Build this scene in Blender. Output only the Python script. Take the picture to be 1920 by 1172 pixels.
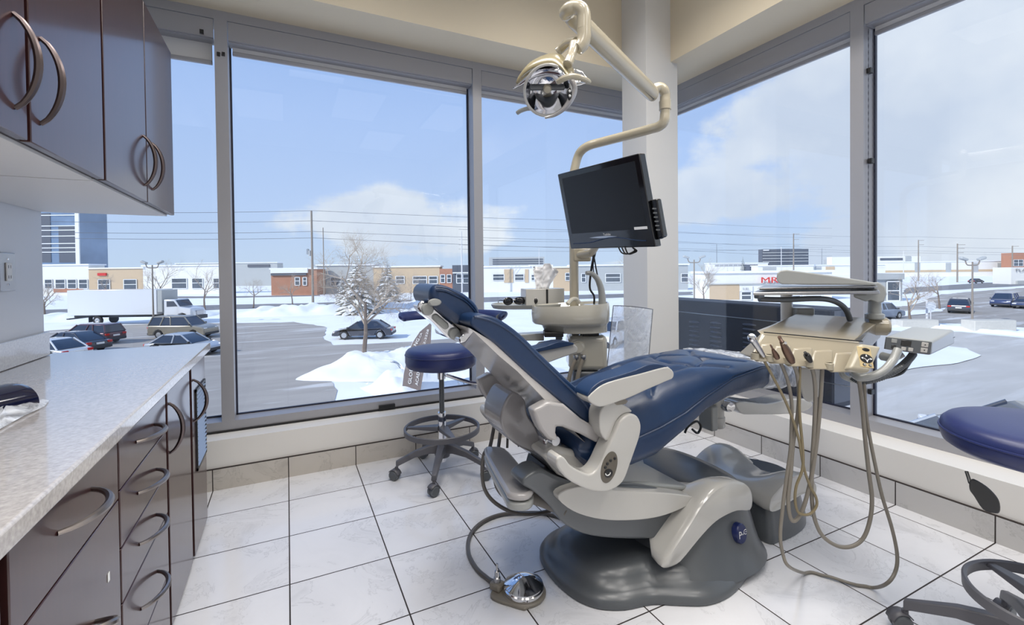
import bpy, bmesh, math, random
from mathutils import Vector, Matrix, noise
random.seed(7)
scn = bpy.context.scene
for o in list(bpy.data.objects): bpy.data.objects.remove(o)
C = scn.collection
# ------------------------------------------------------------------ camera
FPX, YAW, PIT, ROL, CX, CY, H = 866.739, 0.453072545, -0.0147801389, -0.0109485566, 960.0, 520.387, 1.27
fw = Vector((math.sin(YAW)*math.cos(PIT), math.cos(YAW)*math.cos(PIT), math.sin(PIT)))
r0 = Vector((math.cos(YAW), -math.sin(YAW), 0)); u0 = r0.cross(fw)
rt = r0*math.cos(ROL)+u0*math.sin(ROL); up = u0*math.cos(ROL)-r0*math.sin(ROL)
cd = bpy.data.cameras.new('camera'); cam = bpy.data.objects.new('camera', cd); C.objects.link(cam)
cam.matrix_world = Matrix(((rt.x, up.x, -fw.x, 0), (rt.y, up.y, -fw.y, 0), (rt.z, up.z, -fw.z, H), (0, 0, 0, 1)))
cd.sensor_fit = 'HORIZONTAL'; cd.sensor_width = 36; cd.lens = FPX/1920*36; cd.shift_x = 0; cd.shift_y = -(586-CY)/1920
cd.clip_start = .05; cd.clip_end = 3000
scn.camera = cam
# ------------------------------------------------------------------ view, sky, sun
vs = scn.view_settings; vs.view_transform = 'Standard'; vs.look = 'None'; vs.gamma = 1; vs.use_curve_mapping = False
vs.exposure = 0.0
G = -4.1                                    # the ground outside: the room is one floor up
def s2l(c): return tuple((x/12.92 if x <= .04045 else ((x+.055)/1.055)**2.4) for x in [v/255 for v in c])
wd = bpy.data.worlds.new('sky'); scn.world = wd; wd.use_nodes = True
wn = wd.node_tree.nodes; wl = wd.node_tree.links; wn.clear()
def N(nodes, t, **k):
    n = nodes.new(t)
    for a, b in k.items():
        if a == 'inp':
            for i, v in b.items(): n.inputs[i].default_value = v
        else: setattr(n, a, b)
    return n
tc = N(wn, 'ShaderNodeTexCoord'); sp = N(wn, 'ShaderNodeSeparateXYZ'); wl.new(tc.outputs['Generated'], sp.inputs[0])
def wm(op, a, b=None, c=None):
    n = N(wn, 'ShaderNodeMath', operation=op)
    for i, x in enumerate((a, b, c)):
        if x is None: continue
        if isinstance(x, (int, float)): n.inputs[i].default_value = x
        else: wl.new(x, n.inputs[i])
    return n.outputs[0]
zz = wm('MAXIMUM', sp.outputs['Z'], 0.0)
ramp = N(wn, 'ShaderNodeValToRGB'); wl.new(zz, ramp.inputs[0])
els = ramp.color_ramp.elements
for i, (p, c) in enumerate(((0, (196, 214, 236)), (.12, (186, 208, 243)), (.30, (172, 198, 242)), (.6, (130, 168, 228)))):
    e = els[i] if i < 2 else els.new(p)
    e.position = p; e.color = (*s2l(c), 1)
# clouds: noise on a flat layer overhead, thick towards +X, thin towards +Y
den = wm('ADD', zz, .10)
cx = wm('DIVIDE', sp.outputs['X'], den); cy = wm('DIVIDE', sp.outputs['Y'], den)
cmb = N(wn, 'ShaderNodeCombineXYZ'); wl.new(cx, cmb.inputs[0]); wl.new(cy, cmb.inputs[1]); cmb.inputs[2].default_value = .35
nz = N(wn, 'ShaderNodeTexNoise', inp={'Scale': .62, 'Detail': 9, 'Roughness': .56, 'Distortion': .25}); wl.new(cmb.outputs[0], nz.inputs['Vector'])
nv = N(wn, 'ShaderNodeTexNoise', inp={'Scale': 5.5, 'Detail': 7, 'Roughness': .55, 'Distortion': .2}); wl.new(tc.outputs['Generated'], nv.inputs['Vector'])
mixn = wm('ADD', wm('MULTIPLY', nz.outputs[0], .45), wm('MULTIPLY', nv.outputs[0], .55))
# cover by direction: az from +Y towards +X
az = wm('ARCTAN2', sp.outputs['X'], sp.outputs['Y'])
cov = N(wn, 'ShaderNodeMapRange', interpolation_type='SMOOTHSTEP', inp={1: .70, 2: 1.40, 3: -.16, 4: .10}); wl.new(az, cov.inputs[0])
low = N(wn, 'ShaderNodeMapRange', interpolation_type='SMOOTHSTEP', inp={1: .02, 2: .26, 3: .10, 4: 0.0}); wl.new(zz, low.inputs[0])
m0 = wm('ADD', wm('ADD', mixn, cov.outputs[0]), low.outputs[0])
def bank(paz, pz, raz, rz, amt):            # a cumulus bank in one part of the sky
    dx = wm('DIVIDE', wm('SUBTRACT', az, paz), raz); dz = wm('DIVIDE', wm('SUBTRACT', zz, pz), rz)
    d = wm('SQRT', wm('ADD', wm('MULTIPLY', dx, dx), wm('MULTIPLY', dz, dz)))
    n = N(wn, 'ShaderNodeMapRange', interpolation_type='SMOOTHSTEP', inp={1: 0, 2: 1, 3: amt, 4: 0}); wl.new(d, n.inputs[0]); return n.outputs[0]
m0 = wm('ADD', m0, bank(.235, .115, .27, .15, .34))
m0 = wm('ADD', m0, bank(.02, .11, .16, .09, .16))
m0 = wm('ADD', m0, bank(.86, .20, .22, .14, .24))
m0 = wm('ADD', m0, bank(.99, .27, .2, .10, .20))
m0 = wm('ADD', m0, bank(.80, .12, .3, .10, .2))
m0 = wm('ADD', m0, bank(1.2, .38, .36, .6, .26))
mask = N(wn, 'ShaderNodeMapRange', interpolation_type='SMOOTHSTEP', inp={1: .515, 2: .615, 3: 0, 4: 1}); wl.new(m0, mask.inputs[0])
nsh = N(wn, 'ShaderNodeTexNoise', inp={'Scale': 3.2, 'Detail': 5, 'Roughness': .5}); wl.new(tc.outputs['Generated'], nsh.inputs['Vector'])
crp = N(wn, 'ShaderNodeValToRGB'); wl.new(nsh.outputs[0], crp.inputs[0])
crp.color_ramp.elements[0].position = .38; crp.color_ramp.elements[0].color = (*s2l((205, 215, 232)), 1)
crp.color_ramp.elements[1].position = .60; crp.color_ramp.elements[1].color = (*s2l((236, 240, 246)), 1)
mx = N(wn, 'ShaderNodeMix', data_type='RGBA'); wl.new(wm('MULTIPLY', mask.outputs[0], .92), mx.inputs[0]); wl.new(ramp.outputs[0], mx.inputs[6]); wl.new(crp.outputs[0], mx.inputs[7])
bg = N(wn, 'ShaderNodeBackground', inp={'Strength': 1.12}); wl.new(mx.outputs[2], bg.inputs[0])
wo = N(wn, 'ShaderNodeOutputWorld'); wl.new(bg.outputs[0], wo.inputs[0])
sd = bpy.data.lights.new('sun', 'SUN'); sd.energy = 4.2; sd.angle = .009; sd.color = (1, .95, .87)
sun = bpy.data.objects.new('sun', sd); C.objects.link(sun); sun.location = (-20, -10, 30)
sun.rotation_euler = Vector((.95, .14, -.60)).to_track_quat('-Z', 'Y').to_euler()
# ------------------------------------------------------------------ materials
def mat(name, col, rough=.5, metal=0, spec=.5, coat=0, var=0, vs_=6.0, bump=0, bs=60.0, emit=0, stretch=None, croug=.1, alpha=1, trans=0):
    m = bpy.data.materials.new(name); m.use_nodes = True
    nt = m.node_tree; b = nt.nodes['Principled BSDF']
    c = (*s2l(col), 1)
    b.inputs['Base Color'].default_value = c; b.inputs['Roughness'].default_value = rough; b.inputs['Metallic'].default_value = metal
    b.inputs['Specular IOR Level'].default_value = spec; b.inputs['Coat Weight'].default_value = coat; b.inputs['Coat Roughness'].default_value = croug
    if trans: b.inputs['Transmission Weight'].default_value = trans
    if emit: b.inputs['Emission Color'].default_value = c; b.inputs['Emission Strength'].default_value = emit
    if var or bump:
        t = nt.nodes.new('ShaderNodeTexCoord'); mp = nt.nodes.new('ShaderNodeMapping'); nt.links.new(t.outputs['Object'], mp.inputs[0])
        if stretch: mp.inputs['Scale'].default_value = stretch
    if var:
        n = N(nt.nodes, 'ShaderNodeTexNoise', inp={'Scale': vs_, 'Detail': 6}); nt.links.new(mp.outputs[0], n.inputs['Vector'])
        mr = N(nt.nodes, 'ShaderNodeMapRange', inp={1: .25, 2: .75, 3: 1-var, 4: 1+var}); nt.links.new(n.outputs[0], mr.inputs[0])
        mu = N(nt.nodes, 'ShaderNodeVectorMath', operation='SCALE'); mu.inputs[0].default_value = c[:3]; nt.links.new(mr.outputs[0], mu.inputs['Scale'])
        nt.links.new(mu.outputs[0], b.inputs['Base Color'])
    if bump:
        n2 = N(nt.nodes, 'ShaderNodeTexNoise', inp={'Scale': bs, 'Detail': 4}); nt.links.new(mp.outputs[0], n2.inputs['Vector'])
        bp = N(nt.nodes, 'ShaderNodeBump', inp={'Strength': bump, 'Distance': .01}); nt.links.new(n2.outputs[0], bp.inputs['Height']); nt.links.new(bp.outputs[0], b.inputs['Normal'])
    return m
def math_n(nt, op, a, b=None):
    n = N(nt.nodes, 'ShaderNodeMath', operation=op)
    for i, x in enumerate((a, b)):
        if x is None: continue
        if isinstance(x, (int, float)): n.inputs[i].default_value = x
        else: nt.links.new(x, n.inputs[i])
    return n.outputs[0]
def tile_mat(name, ax, ox, sx, ay, oy, sy, grout=.0055, topline=None, base=(226, 226, 229)):
    """glazed marbled tile with dark grout on a grid in world metres; ax/ay pick the axes, topline a single line"""
    m = mat(name, base, .16, spec=.5); nt = m.node_tree; b = nt.nodes['Principled BSDF']
    g = nt.nodes.new('ShaderNodeNewGeometry'); s = nt.nodes.new('ShaderNodeSeparateXYZ'); nt.links.new(g.outputs['Position'], s.inputs[0])
    def line(axis, o, st):
        v = math_n(nt, 'DIVIDE', math_n(nt, 'SUBTRACT', s.outputs[axis], o), st)
        f = math_n(nt, 'FRACT', v); d = math_n(nt, 'MINIMUM', f, math_n(nt, 'SUBTRACT', 1.0, f))
        return math_n(nt, 'LESS_THAN', d, grout/st/2), math_n(nt, 'FLOOR', v)
    l1, f1 = line(ax, ox, sx)
    if ay: l2, f2 = line(ay, oy, sy); gl = math_n(nt, 'MAXIMUM', l1, l2)
    else: gl = l1; f2 = 3.0
    if topline is not None: gl = math_n(nt, 'MAXIMUM', gl, math_n(nt, 'GREATER_THAN', s.outputs[2], topline))
    cb = nt.nodes.new('ShaderNodeCombineXYZ'); nt.links.new(f1, cb.inputs[0])
    if ay: nt.links.new(f2, cb.inputs[1])
    sc = N(nt.nodes, 'ShaderNodeVectorMath', operation='SCALE'); nt.links.new(cb.outputs[0], sc.inputs[0]); sc.inputs['Scale'].default_value = 7.3
    ad = N(nt.nodes, 'ShaderNodeVectorMath', operation='ADD'); nt.links.new(sc.outputs[0], ad.inputs[0]); nt.links.new(g.outputs['Position'], ad.inputs[1])
    n1 = N(nt.nodes, 'ShaderNodeTexNoise', inp={'Scale': 3.2, 'Detail': 8, 'Roughness': .62, 'Distortion': 1.2}); nt.links.new(ad.outputs[0], n1.inputs['Vector'])
    cr = nt.nodes.new('ShaderNodeValToRGB'); nt.links.new(n1.outputs[0], cr.inputs[0])
    k = lambda d: (*s2l(tuple(max(0, v+d) for v in base)), 1)
    cr.color_ramp.elements[0].position = .30; cr.color_ramp.elements[0].color = k(-20)
    cr.color_ramp.elements[1].position = .62; cr.color_ramp.elements[1].color = k(0)
    e = cr.color_ramp.elements.new(.445); e.color = k(-4)
    e = cr.color_ramp.elements.new(.455); e.color = k(-22)
    e = cr.color_ramp.elements.new(.466); e.color = k(-3)
    mxx = N(nt.nodes, 'ShaderNodeMix', data_type='RGBA'); nt.links.new(gl, mxx.inputs[0]); nt.links.new(cr.outputs[0], mxx.inputs[6]); mxx.inputs[7].default_value = (*s2l((48, 40, 38)), 1)
    nt.links.new(mxx.outputs[2], b.inputs['Base Color'])
    nt.links.new(math_n(nt, 'ADD', math_n(nt, 'MULTIPLY', gl, .6), .14), b.inputs['Roughness'])
    return m
def glass_mat(name, tint=(.95, .97, .98), refl=1.0, rough=0.0):
    m = bpy.data.materials.new(name); m.use_nodes = True; nt = m.node_tree; nt.nodes.clear()
    t = N(nt.nodes, 'ShaderNodeBsdfTransparent'); t.inputs[0].default_value = (*tint, 1)
    g = N(nt.nodes, 'ShaderNodeBsdfGlossy', inp={'Roughness': rough}); f = N(nt.nodes, 'ShaderNodeFresnel'); gb = nt.nodes.new('ShaderNodeNewGeometry')
    nt.links.new(math_n(nt, 'SUBTRACT', 1.45, math_n(nt, 'MULTIPLY', gb.outputs['Backfacing'], 1.45-1/1.45)), f.inputs[0])
    mxs = N(nt.nodes, 'ShaderNodeMixShader'); o = N(nt.nodes, 'ShaderNodeOutputMaterial')
    fr = math_n(nt, 'MULTIPLY', f.outputs[0], refl)
    nt.links.new(fr, mxs.inputs[0]); nt.links.new(t.outputs[0], mxs.inputs[1]); nt.links.new(g.outputs[0], mxs.inputs[2]); nt.links.new(mxs.outputs[0], o.inputs[0])
    return m
M = {}
# ------------------------------------------------------------------ geometry helpers
def ray(px, py): return rt*((px-CX)/FPX)+up*(-(py-CY)/FPX)+fw
def P(px, py, x=None, y=None, z=None, d=None):
    """the point of the place seen at a photo pixel, on a plane x=, y= or z= (metres) or at distance d along the view axis"""
    v = ray(px, py); o = Vector((0, 0, H))
    if x is not None: t = x/v.x
    elif y is not None: t = y/v.y
    elif z is not None: t = (z-H)/v.z
    else: t = d
    return o+v*t
def cat(pts, n=6, closed=False):
    """smooth path through pts"""
    pts = [Vector(p) for p in pts]; out = []; L = len(pts)
    for i in range(L if closed else L-1):
        if closed: a, b, c, d = (pts[(i+k-1) % L] for k in range(4))
        else: a = pts[max(i-1, 0)]; b = pts[i]; c = pts[i+1]; d = pts[min(i+2, L-1)]
        for k in range(n):
            t = k/n
            out.append(.5*((2*b)+(c-a)*t+(2*a-5*b+4*c-d)*t*t+(3*b-a-3*c+d)*t**3))
    if not closed: out.append(pts[-1])
    return out
def frame(dirv, upv=(0, 0, 1)):
    z = Vector(dirv).normalized(); x = Vector(upv).cross(z)
    if x.length < 1e-4: x = Vector((1, 0, 0)).cross(z)
    x.normalize(); y = z.cross(x); return Matrix((x, y, z)).transposed()
RZ = lambda a: Matrix.Rotation(a, 3, 'Z')
class MB:
    def __init__(s): s.v = []; s.f = []
    def add(s, vs, fs):
        k = len(s.v); s.v += [Vector(v) for v in vs]; s.f += [tuple(i+k for i in f) for f in fs]; return s
    def box(s, c, d, rot=None):
        c = Vector(c); d = Vector(d)/2; vs = []
        for i in range(8):
            q = Vector((d.x*(1 if i & 1 else -1), d.y*(1 if i & 2 else -1), d.z*(1 if i & 4 else -1)))
            vs.append(c+(rot @ q if rot else q))
        return s.add(vs, [(0, 2, 3, 1), (4, 5, 7, 6), (0, 1, 5, 4), (2, 6, 7, 3), (0, 4, 6, 2), (1, 3, 7, 5)])
    def bb(s, a, b): return s.box([(i+j)/2 for i, j in zip(a, b)], [abs(i-j) for i, j in zip(a, b)])
    def prism(s, poly, to3, a, b):
        """poly of 2D points, extruded from a to b; to3(u, v, w) gives 3D"""
        n = len(poly)
        ar = sum(poly[i][0]*poly[(i+1) % n][1]-poly[(i+1) % n][0]*poly[i][1] for i in range(n))
        if ar < 0: poly = poly[::-1]
        vs = [to3(u, v, a) for u, v in poly]+[to3(u, v, b) for u, v in poly]
        fs = [tuple(range(n))[::-1], tuple(range(n, 2*n))]+[(i, (i+1) % n, n+(i+1) % n, n+i) for i in range(n)]
        return s.add(vs, fs)
    def xz(s, poly, y0, y1): return s.prism(poly, lambda u, v, w: (u, w, v), y0, y1)
    def yz(s, poly, x0, x1): return s.prism(poly, lambda u, v, w: (w, u, v), x0, x1)
    def xy(s, poly, z0, z1): return s.prism(poly, lambda u, v, w: (u, v, w), z0, z1)
    def loft(s, rings, closed=False, caps=True):
        n = len(rings[0]); k = len(s.v); m = len(rings); vs = [p for r in rings for p in r]; fs = []
        for i in range(m if closed else m-1):
            j = (i+1) % m
            for q in range(n): fs.append((i*n+q, i*n+(q+1) % n, j*n+(q+1) % n, j*n+q))
        if caps and not closed: fs.append(tuple(range(n))[::-1]); fs.append(tuple((m-1)*n+q for q in range(n)))
        return s.add(vs, fs)
    def tube(s, pts, r, n=10, closed=False, sc=(1, 1), upv=None):
        pts = [Vector(p) for p in pts]; L = len(pts); rings = []; prev = None
        for i in range(L):
            if closed: t = pts[(i+1) % L]-pts[i-1]
            else: t = pts[min(i+1, L-1)]-pts[max(i-1, 0)]
            if t.length < 1e-9: t = Vector((0, 0, 1))
            t.normalize()
            if upv is not None: x = Vector(upv)-t*Vector(upv).dot(t)
            elif prev is None: x = t.orthogonal()
            else: x = prev-t*prev.dot(t)
            if x.length < 1e-6: x = t.orthogonal()
            x.normalize(); prev = x; y = t.cross(x)
            rr = r[i] if isinstance(r, (list, tuple)) else r
            rings.append([pts[i]+x*math.cos(2*math.pi*q/n)*rr*sc[0]+y*math.sin(2*math.pi*q/n)*rr*sc[1] for q in range(n)])
        return s.loft(rings, closed=closed)
    def lathe(s, prof, c=(0, 0, 0), n=32, rot=None, sc=(1, 1)):
        c = Vector(c); rings = []
        for r, z in prof:
            ring = []
            for q in range(n):
                a = 2*math.pi*q/n; p = Vector((r*math.cos(a)*sc[0], r*math.sin(a)*sc[1], z)); ring.append(c+(rot @ p if rot else p))
            rings.append(ring)
        return s.loft(rings)
    def ball(s, c, r, rot=None, n=20, m=12):
        if isinstance(r, (int, float)): r = (r, r, r)
        c = Vector(c); rings = []
        for i in range(m+1):
            a = -math.pi/2+math.pi*(.02+.96*i/m); ring = []
            for q in range(n):
                t = 2*math.pi*q/n; p = Vector((r[0]*math.cos(a)*math.cos(t), r[1]*math.cos(a)*math.sin(t), r[2]*math.sin(a)))
                ring.append(c+(rot @ p if rot else p))
            rings.append(ring)
        return s.loft(rings)
    def grid(s, f, nu, nv):
        vs = [f(i/nu, j/nv) for i in range(nu+1) for j in range(nv+1)]; w = nv+1
        return s.add(vs, [(i*w+j, i*w+j+1, (i+1)*w+j+1, (i+1)*w+j) for i in range(nu) for j in range(nv)])
    def poly(s, pts): return s.add(pts, [tuple(range(len(pts)))])
    def text(s, txt, o, right, upv, size, depth=.002, fit=None):
        cu = bpy.data.curves.new('t', 'FONT'); cu.body = txt; cu.size = 1; cu.extrude = 0; cu.resolution_u = 2
        ob = bpy.data.objects.new('t', cu); C.objects.link(ob); dg = bpy.context.evaluated_depsgraph_get(); dg.update()
        me = bpy.data.meshes.new_from_object(ob.evaluated_get(dg)); bpy.data.objects.remove(ob)
        R = Vector(right).normalized(); U = Vector(upv).normalized(); O = Vector(o); W = R.cross(U)
        if len(me.vertices):
            wmax = max(v.co.x for v in me.vertices); sx = size if not fit else fit/wmax
            vs = [O+R*v.co.x*sx+U*v.co.y*size+W*depth for v in me.vertices]; fs = [tuple(p.vertices) for p in me.polygons]
            s.add(vs, fs)
        bpy.data.meshes.remove(me); return s
    def build(s, name, material, parent=None, bev=0, sub=0, flat=False, kind=None, seg=2, ang=35, thick=0, label=None):
        me = bpy.data.meshes.new(name); xs = [v.x for v in s.v]; ys = [v.y for v in s.v]; zs = [v.z for v in s.v]
        c = Vector(((min(xs)+max(xs))/2, (min(ys)+max(ys))/2, (min(zs)+max(zs))/2))
        if parent is None: c.z = min(zs)
        me.from_pydata([v-c for v in s.v], [], s.f)
        bm = bmesh.new(); bm.from_mesh(me); bmesh.ops.recalc_face_normals(bm, faces=bm.faces); bm.to_mesh(me); bm.free()
        o = bpy.data.objects.new(name, me); C.objects.link(o); o.data.materials.append(M[material] if isinstance(material, str) else material)
        po = Vector(parent['_o']) if parent is not None else Vector((0, 0, 0))
        o.location = c-po; o['_o'] = tuple(c)
        if parent is not None: o.parent = parent
        if not flat:
            me.shade_smooth()
            me.set_sharp_from_angle(angle=math.radians(ang))
        if thick: md = o.modifiers.new('thick', 'SOLIDIFY'); md.thickness = thick; md.offset = 0
        if bev: md = o.modifiers.new('bevel', 'BEVEL'); md.width = bev; md.segments = seg; md.limit_method = 'ANGLE'; md.angle_limit = math.radians(40)
        if sub: md = o.modifiers.new('sub', 'SUBSURF'); md.levels = sub; md.render_levels = sub
        if kind: o['kind'] = kind
        if label: o['label'] = label
        return o
def tag(o, label, category, group=None):
    o['label'] = label; o['category'] = category
    if group: o['group'] = group
    return o
def thing(name, loc, label, category, group=None):
    o = bpy.data.objects.new(name, None); C.objects.link(o); o.location = loc; o['_o'] = tuple(loc); o.empty_display_size = .1
    return tag(o, label, category, group)
def struct(name, mb, material, parent=None, **k): return mb.build(name, material, parent, kind=None if parent is not None else 'structure', **k)
def copy_tree(o, loc=None, rz=None, label=None, parent=None):
    c = o.copy(); C.objects.link(c)
    if parent is not None: c.parent = parent
    if loc is not None: c.location = loc
    if rz is not None: c.rotation_euler = (0, 0, rz)
    if label: c['label'] = label
    for ch in [x for x in C.objects if x.parent == o]: copy_tree(ch, parent=c)
    return c
# ------------------------------------------------------------------ material library
M['wall'] = mat('painted wall', (222, 219, 212), .6, bump=.03, bs=220)
M['wallcool'] = mat('grey painted wall', (205, 208, 214), .5, bump=.03, bs=220)
M['beige'] = mat('cream bulkhead paint', (216, 203, 178), .65, bump=.03, bs=200)
M['ceil'] = mat('ceiling white', (225, 222, 214), .8)
M['col'] = mat('column paint', (214, 212, 208), .55, bump=.03, bs=200)
M['alu'] = mat('anodised aluminium', (166, 166, 171), .42, metal=.35, spec=.4)
M['gasket'] = mat('dark gasket', (30, 33, 52), .5)
M['sill'] = mat('painted ledge', (224, 221, 216), .45)
M['black'] = mat('black plastic', (22, 22, 24), .4)
M['wood'] = mat('espresso wood veneer', (54, 29, 29), .36, spec=.35, var=.16, vs_=9, stretch=(9, 9, .7), coat=.65, croug=.12)
M['wood'].node_tree.nodes['Principled BSDF'].inputs['Coat IOR'].default_value = 1.62
M['woodedge'] = mat('espresso edge', (26, 14, 17), .55)
M['white'] = mat('white laminate', (214, 213, 212), .4)
M['stone'] = mat('speckled laminate', (186, 181, 178), .16, var=.24, vs_=110, spec=.6, coat=.7, croug=.05)
M['nickel'] = mat('brushed nickel', (150, 142, 138), .32, metal=1)
M['bronze'] = mat('dark nickel', (108, 98, 98), .32, metal=1)
M['chrome'] = mat('chrome', (225, 226, 230), .06, metal=1)
M['steel'] = mat('satin steel', (178, 178, 180), .28, metal=1)
M['glass'] = glass_mat('window glass')
M['navy'] = mat('navy vinyl', (18, 45, 80), .36, spec=.55, coat=.12, croug=.25, bump=.035, bs=240)
M['navystool'] = mat('navy stool vinyl', (33, 43, 92), .38, spec=.55, bump=.03, bs=240)
M['dgrey'] = mat('dark grey plastic', (84, 88, 92), .34, spec=.5, coat=.25, croug=.2)
M['mgrey'] = mat('mid grey gloss plastic', (164, 161, 160), .2, coat=.5, croug=.08)
M['lgrey'] = mat('light grey gloss plastic', (184, 182, 177), .2, coat=.5, croug=.08)
M['putty'] = mat('putty plastic', (170, 162, 142), .3, coat=.3, croug=.12)
M['cream'] = mat('cream enamel', (164, 155, 136), .22, coat=.5, croug=.08)
M['silverp'] = mat('silver grey enamel', (150, 152, 150), .28, coat=.3, croug=.12)
M['tubeg'] = mat('grey tubing', (128, 122, 112), .42)
M['tubed'] = mat('dark grey tubing', (96, 92, 88), .42)
M['tubey'] = mat('olive tubing', (128, 116, 88), .42)
M['brown'] = mat('brown metal', (104, 82, 70), .3, metal=.7)
M['shellgrey'] = mat('gloss shell grey', (200, 196, 193), .2, coat=.5, croug=.08)  # mid grey brightened to offset the shade on the downward-facing shell
M['casting'] = mat('grey casting', (128, 126, 128), .2, coat=.5, croug=.08)
M['padgloss'] = mat('gloss navy', (12, 16, 46), .1, coat=.8, croug=.04)
M['baseplastic'] = mat('charcoal nylon', (92, 92, 98), .42)
M['blackp'] = mat('gloss black plastic', (10, 11, 15), .12, coat=.6, croug=.05)
M['screen'] = mat('switched-off screen', (26, 28, 32), .32, spec=.4)
M['keypad'] = mat('olive keypad', (92, 86, 76), .4)
M['whitep'] = mat('white print', (232, 232, 230), .5)
M['paper'] = mat('tissue paper', (238, 238, 240), .8)
M['lens'] = mat('dark lens', (14, 16, 26), .08, coat=.5)
M['logo'] = mat('navy badge', (22, 34, 84), .3)
M['led'] = mat('light panel', (255, 248, 232), .5, emit=.25)
def plastic_mat(name, dens=.38, bmp=.6):
    m = bpy.data.materials.new(name); m.use_nodes = True; nt = m.node_tree; nt.nodes.clear()
    t = N(nt.nodes, 'ShaderNodeBsdfTransparent'); t.inputs[0].default_value = (.93, .95, .98, 1)
    g = N(nt.nodes, 'ShaderNodeBsdfPrincipled', inp={'Base Color': (.80, .83, .88, 1), 'Roughness': .12})
    tcn = nt.nodes.new('ShaderNodeTexCoord'); nn = N(nt.nodes, 'ShaderNodeTexNoise', inp={'Scale': 9.0, 'Detail': 5, 'Distortion': 2.2}); nt.links.new(tcn.outputs['Object'], nn.inputs['Vector'])
    bp = N(nt.nodes, 'ShaderNodeBump', inp={'Strength': bmp, 'Distance': .02}); nt.links.new(nn.outputs[0], bp.inputs['Height']); nt.links.new(bp.outputs[0], g.inputs['Normal'])
    mr = N(nt.nodes, 'ShaderNodeMapRange', inp={1: .35, 2: .7, 3: dens*.4, 4: dens*1.5}); nt.links.new(nn.outputs[0], mr.inputs[0])
    x = N(nt.nodes, 'ShaderNodeMixShader'); o = N(nt.nodes, 'ShaderNodeOutputMaterial')
    nt.links.new(mr.outputs[0], x.inputs[0]); nt.links.new(t.outputs[0], x.inputs[1]); nt.links.new(g.outputs[0], x.inputs[2]); nt.links.new(x.outputs[0], o.inputs[0])
    return m
M['plastic'] = plastic_mat('clear plastic film', .62)
M['plastic2'] = plastic_mat('clear plastic sheet', .42, .18)
# ------------------------------------------------------------------ room constants
YW, XW = 3.194, 2.905            # low wall faces
YF, XF = 3.343, 3.11             # window frame faces
GD = .11                         # glass set back
LZ, HZ, CZ = .290, 2.882, 3.55   # ledge, window head, ceiling
XL, YE = -.99, 2.80              # partition wall face and its end
GX, SX, GY, SY = -.010, .3995, 2.853, .3860
M['tile'] = tile_mat('floor tile', 0, GX, SX, 1, GY, SY)
M['tilebl'] = tile_mat('baseboard tile left', 0, GX, SX, None, 0, 1, topline=.1235, base=(196, 190, 182))
M['tilebr'] = tile_mat('baseboard tile right', 1, GY, SY, None, 0, 1, topline=.1235, base=(196, 194, 192))
# ------------------------------------------------------------------ shell
struct('floor', MB().bb((-3, -2.4, -.12), (XF+.2, YF+.2, 0)), 'tile', flat=True)
struct('ceiling', MB().bb((-3, -2.4, CZ), (XF+.2, YF+.2, CZ+.1)), 'ceil', flat=True)
struct('wall_back', MB().bb((-3, -2.5, 0), (XF+.2, -2.4, CZ)), 'wall', flat=True)
struct('wall_far_left', MB().bb((-3.1, -2.4, 0), (-3, YF+.2, CZ)), 'wall', flat=True)  # unseen, added to stop light leaking in past the partition
struct('wall_left', MB().bb((XL-.12, -2.4, 0), (XL, YE, CZ)), 'wallcool', flat=True)
struct('wall_window_left', MB().bb((-3, YW, 0), (XF+.2, YF+.2, LZ)), 'sill', flat=True)
struct('wall_window_right', MB().bb((XW, -2.4, 0), (XF+.2, YW, LZ)), 'sill', flat=True)
struct('baseboard_left', MB().bb((-3, YW-.012, 0), (XW, YW, .128)), 'tilebl', flat=True)
struct('baseboard_right', MB().bb((XW-.012, -2.4, 0), (XW, YW-.012, .128)), 'tilebr', flat=True)
struct('wall_bulkhead_left', MB().bb((-3, 2.988, HZ), (XF+.2, YF+.2, CZ)), 'beige', flat=True)
struct('wall_bulkhead_right', MB().bb((2.713, -2.4, HZ), (XF+.2, 2.988, CZ)), 'beige', flat=True)
struct('wall_column', MB().bb((2.464, 2.710, 0), (2.783, 2.987, CZ)), 'col', flat=True)
# frames
FB = .357                         # top of the bottom rail
def rail_l(mb, x0, x1): mb.yz([(YF, LZ), (YF+.15, LZ), (YF+.15, FB+.004), (YF+GD, FB+.004), (YF, FB-.002)], x0, x1)
ml = MB(); rail_l(ml, -3, XF+.15)
ml.bb((-3, YF, 2.828), (XF+.15, YF+.15, HZ))
for x0, x1 in ((-.376, -.307), (1.309, 1.381), (-2.2, -2.13), (XF-.02, XF+.15)): ml.bb((x0, YF-.001, LZ), (x1, YF+.15, HZ))
t1 = struct('trim_1', ml, 'alu', flat=True)
mr_ = MB(); mr_.prism([(XF, LZ), (XF+.15, LZ), (XF+.15, FB+.004), (XF+GD, FB+.004), (XF, FB-.002)], lambda u, v, w: (u, w, v), -2.4, YF)
mr_.bb((XF, -2.4, 2.828), (XF+.15, YF, HZ))
for y0, y1 in ((1.570, 1.643), (-.35, -.28), (-2.4, -2.33)): mr_.bb((XF-.001, y0, LZ), (XF+.15, y1, HZ))
t2 = struct('trim_2', mr_, 'alu', flat=True)
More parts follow.
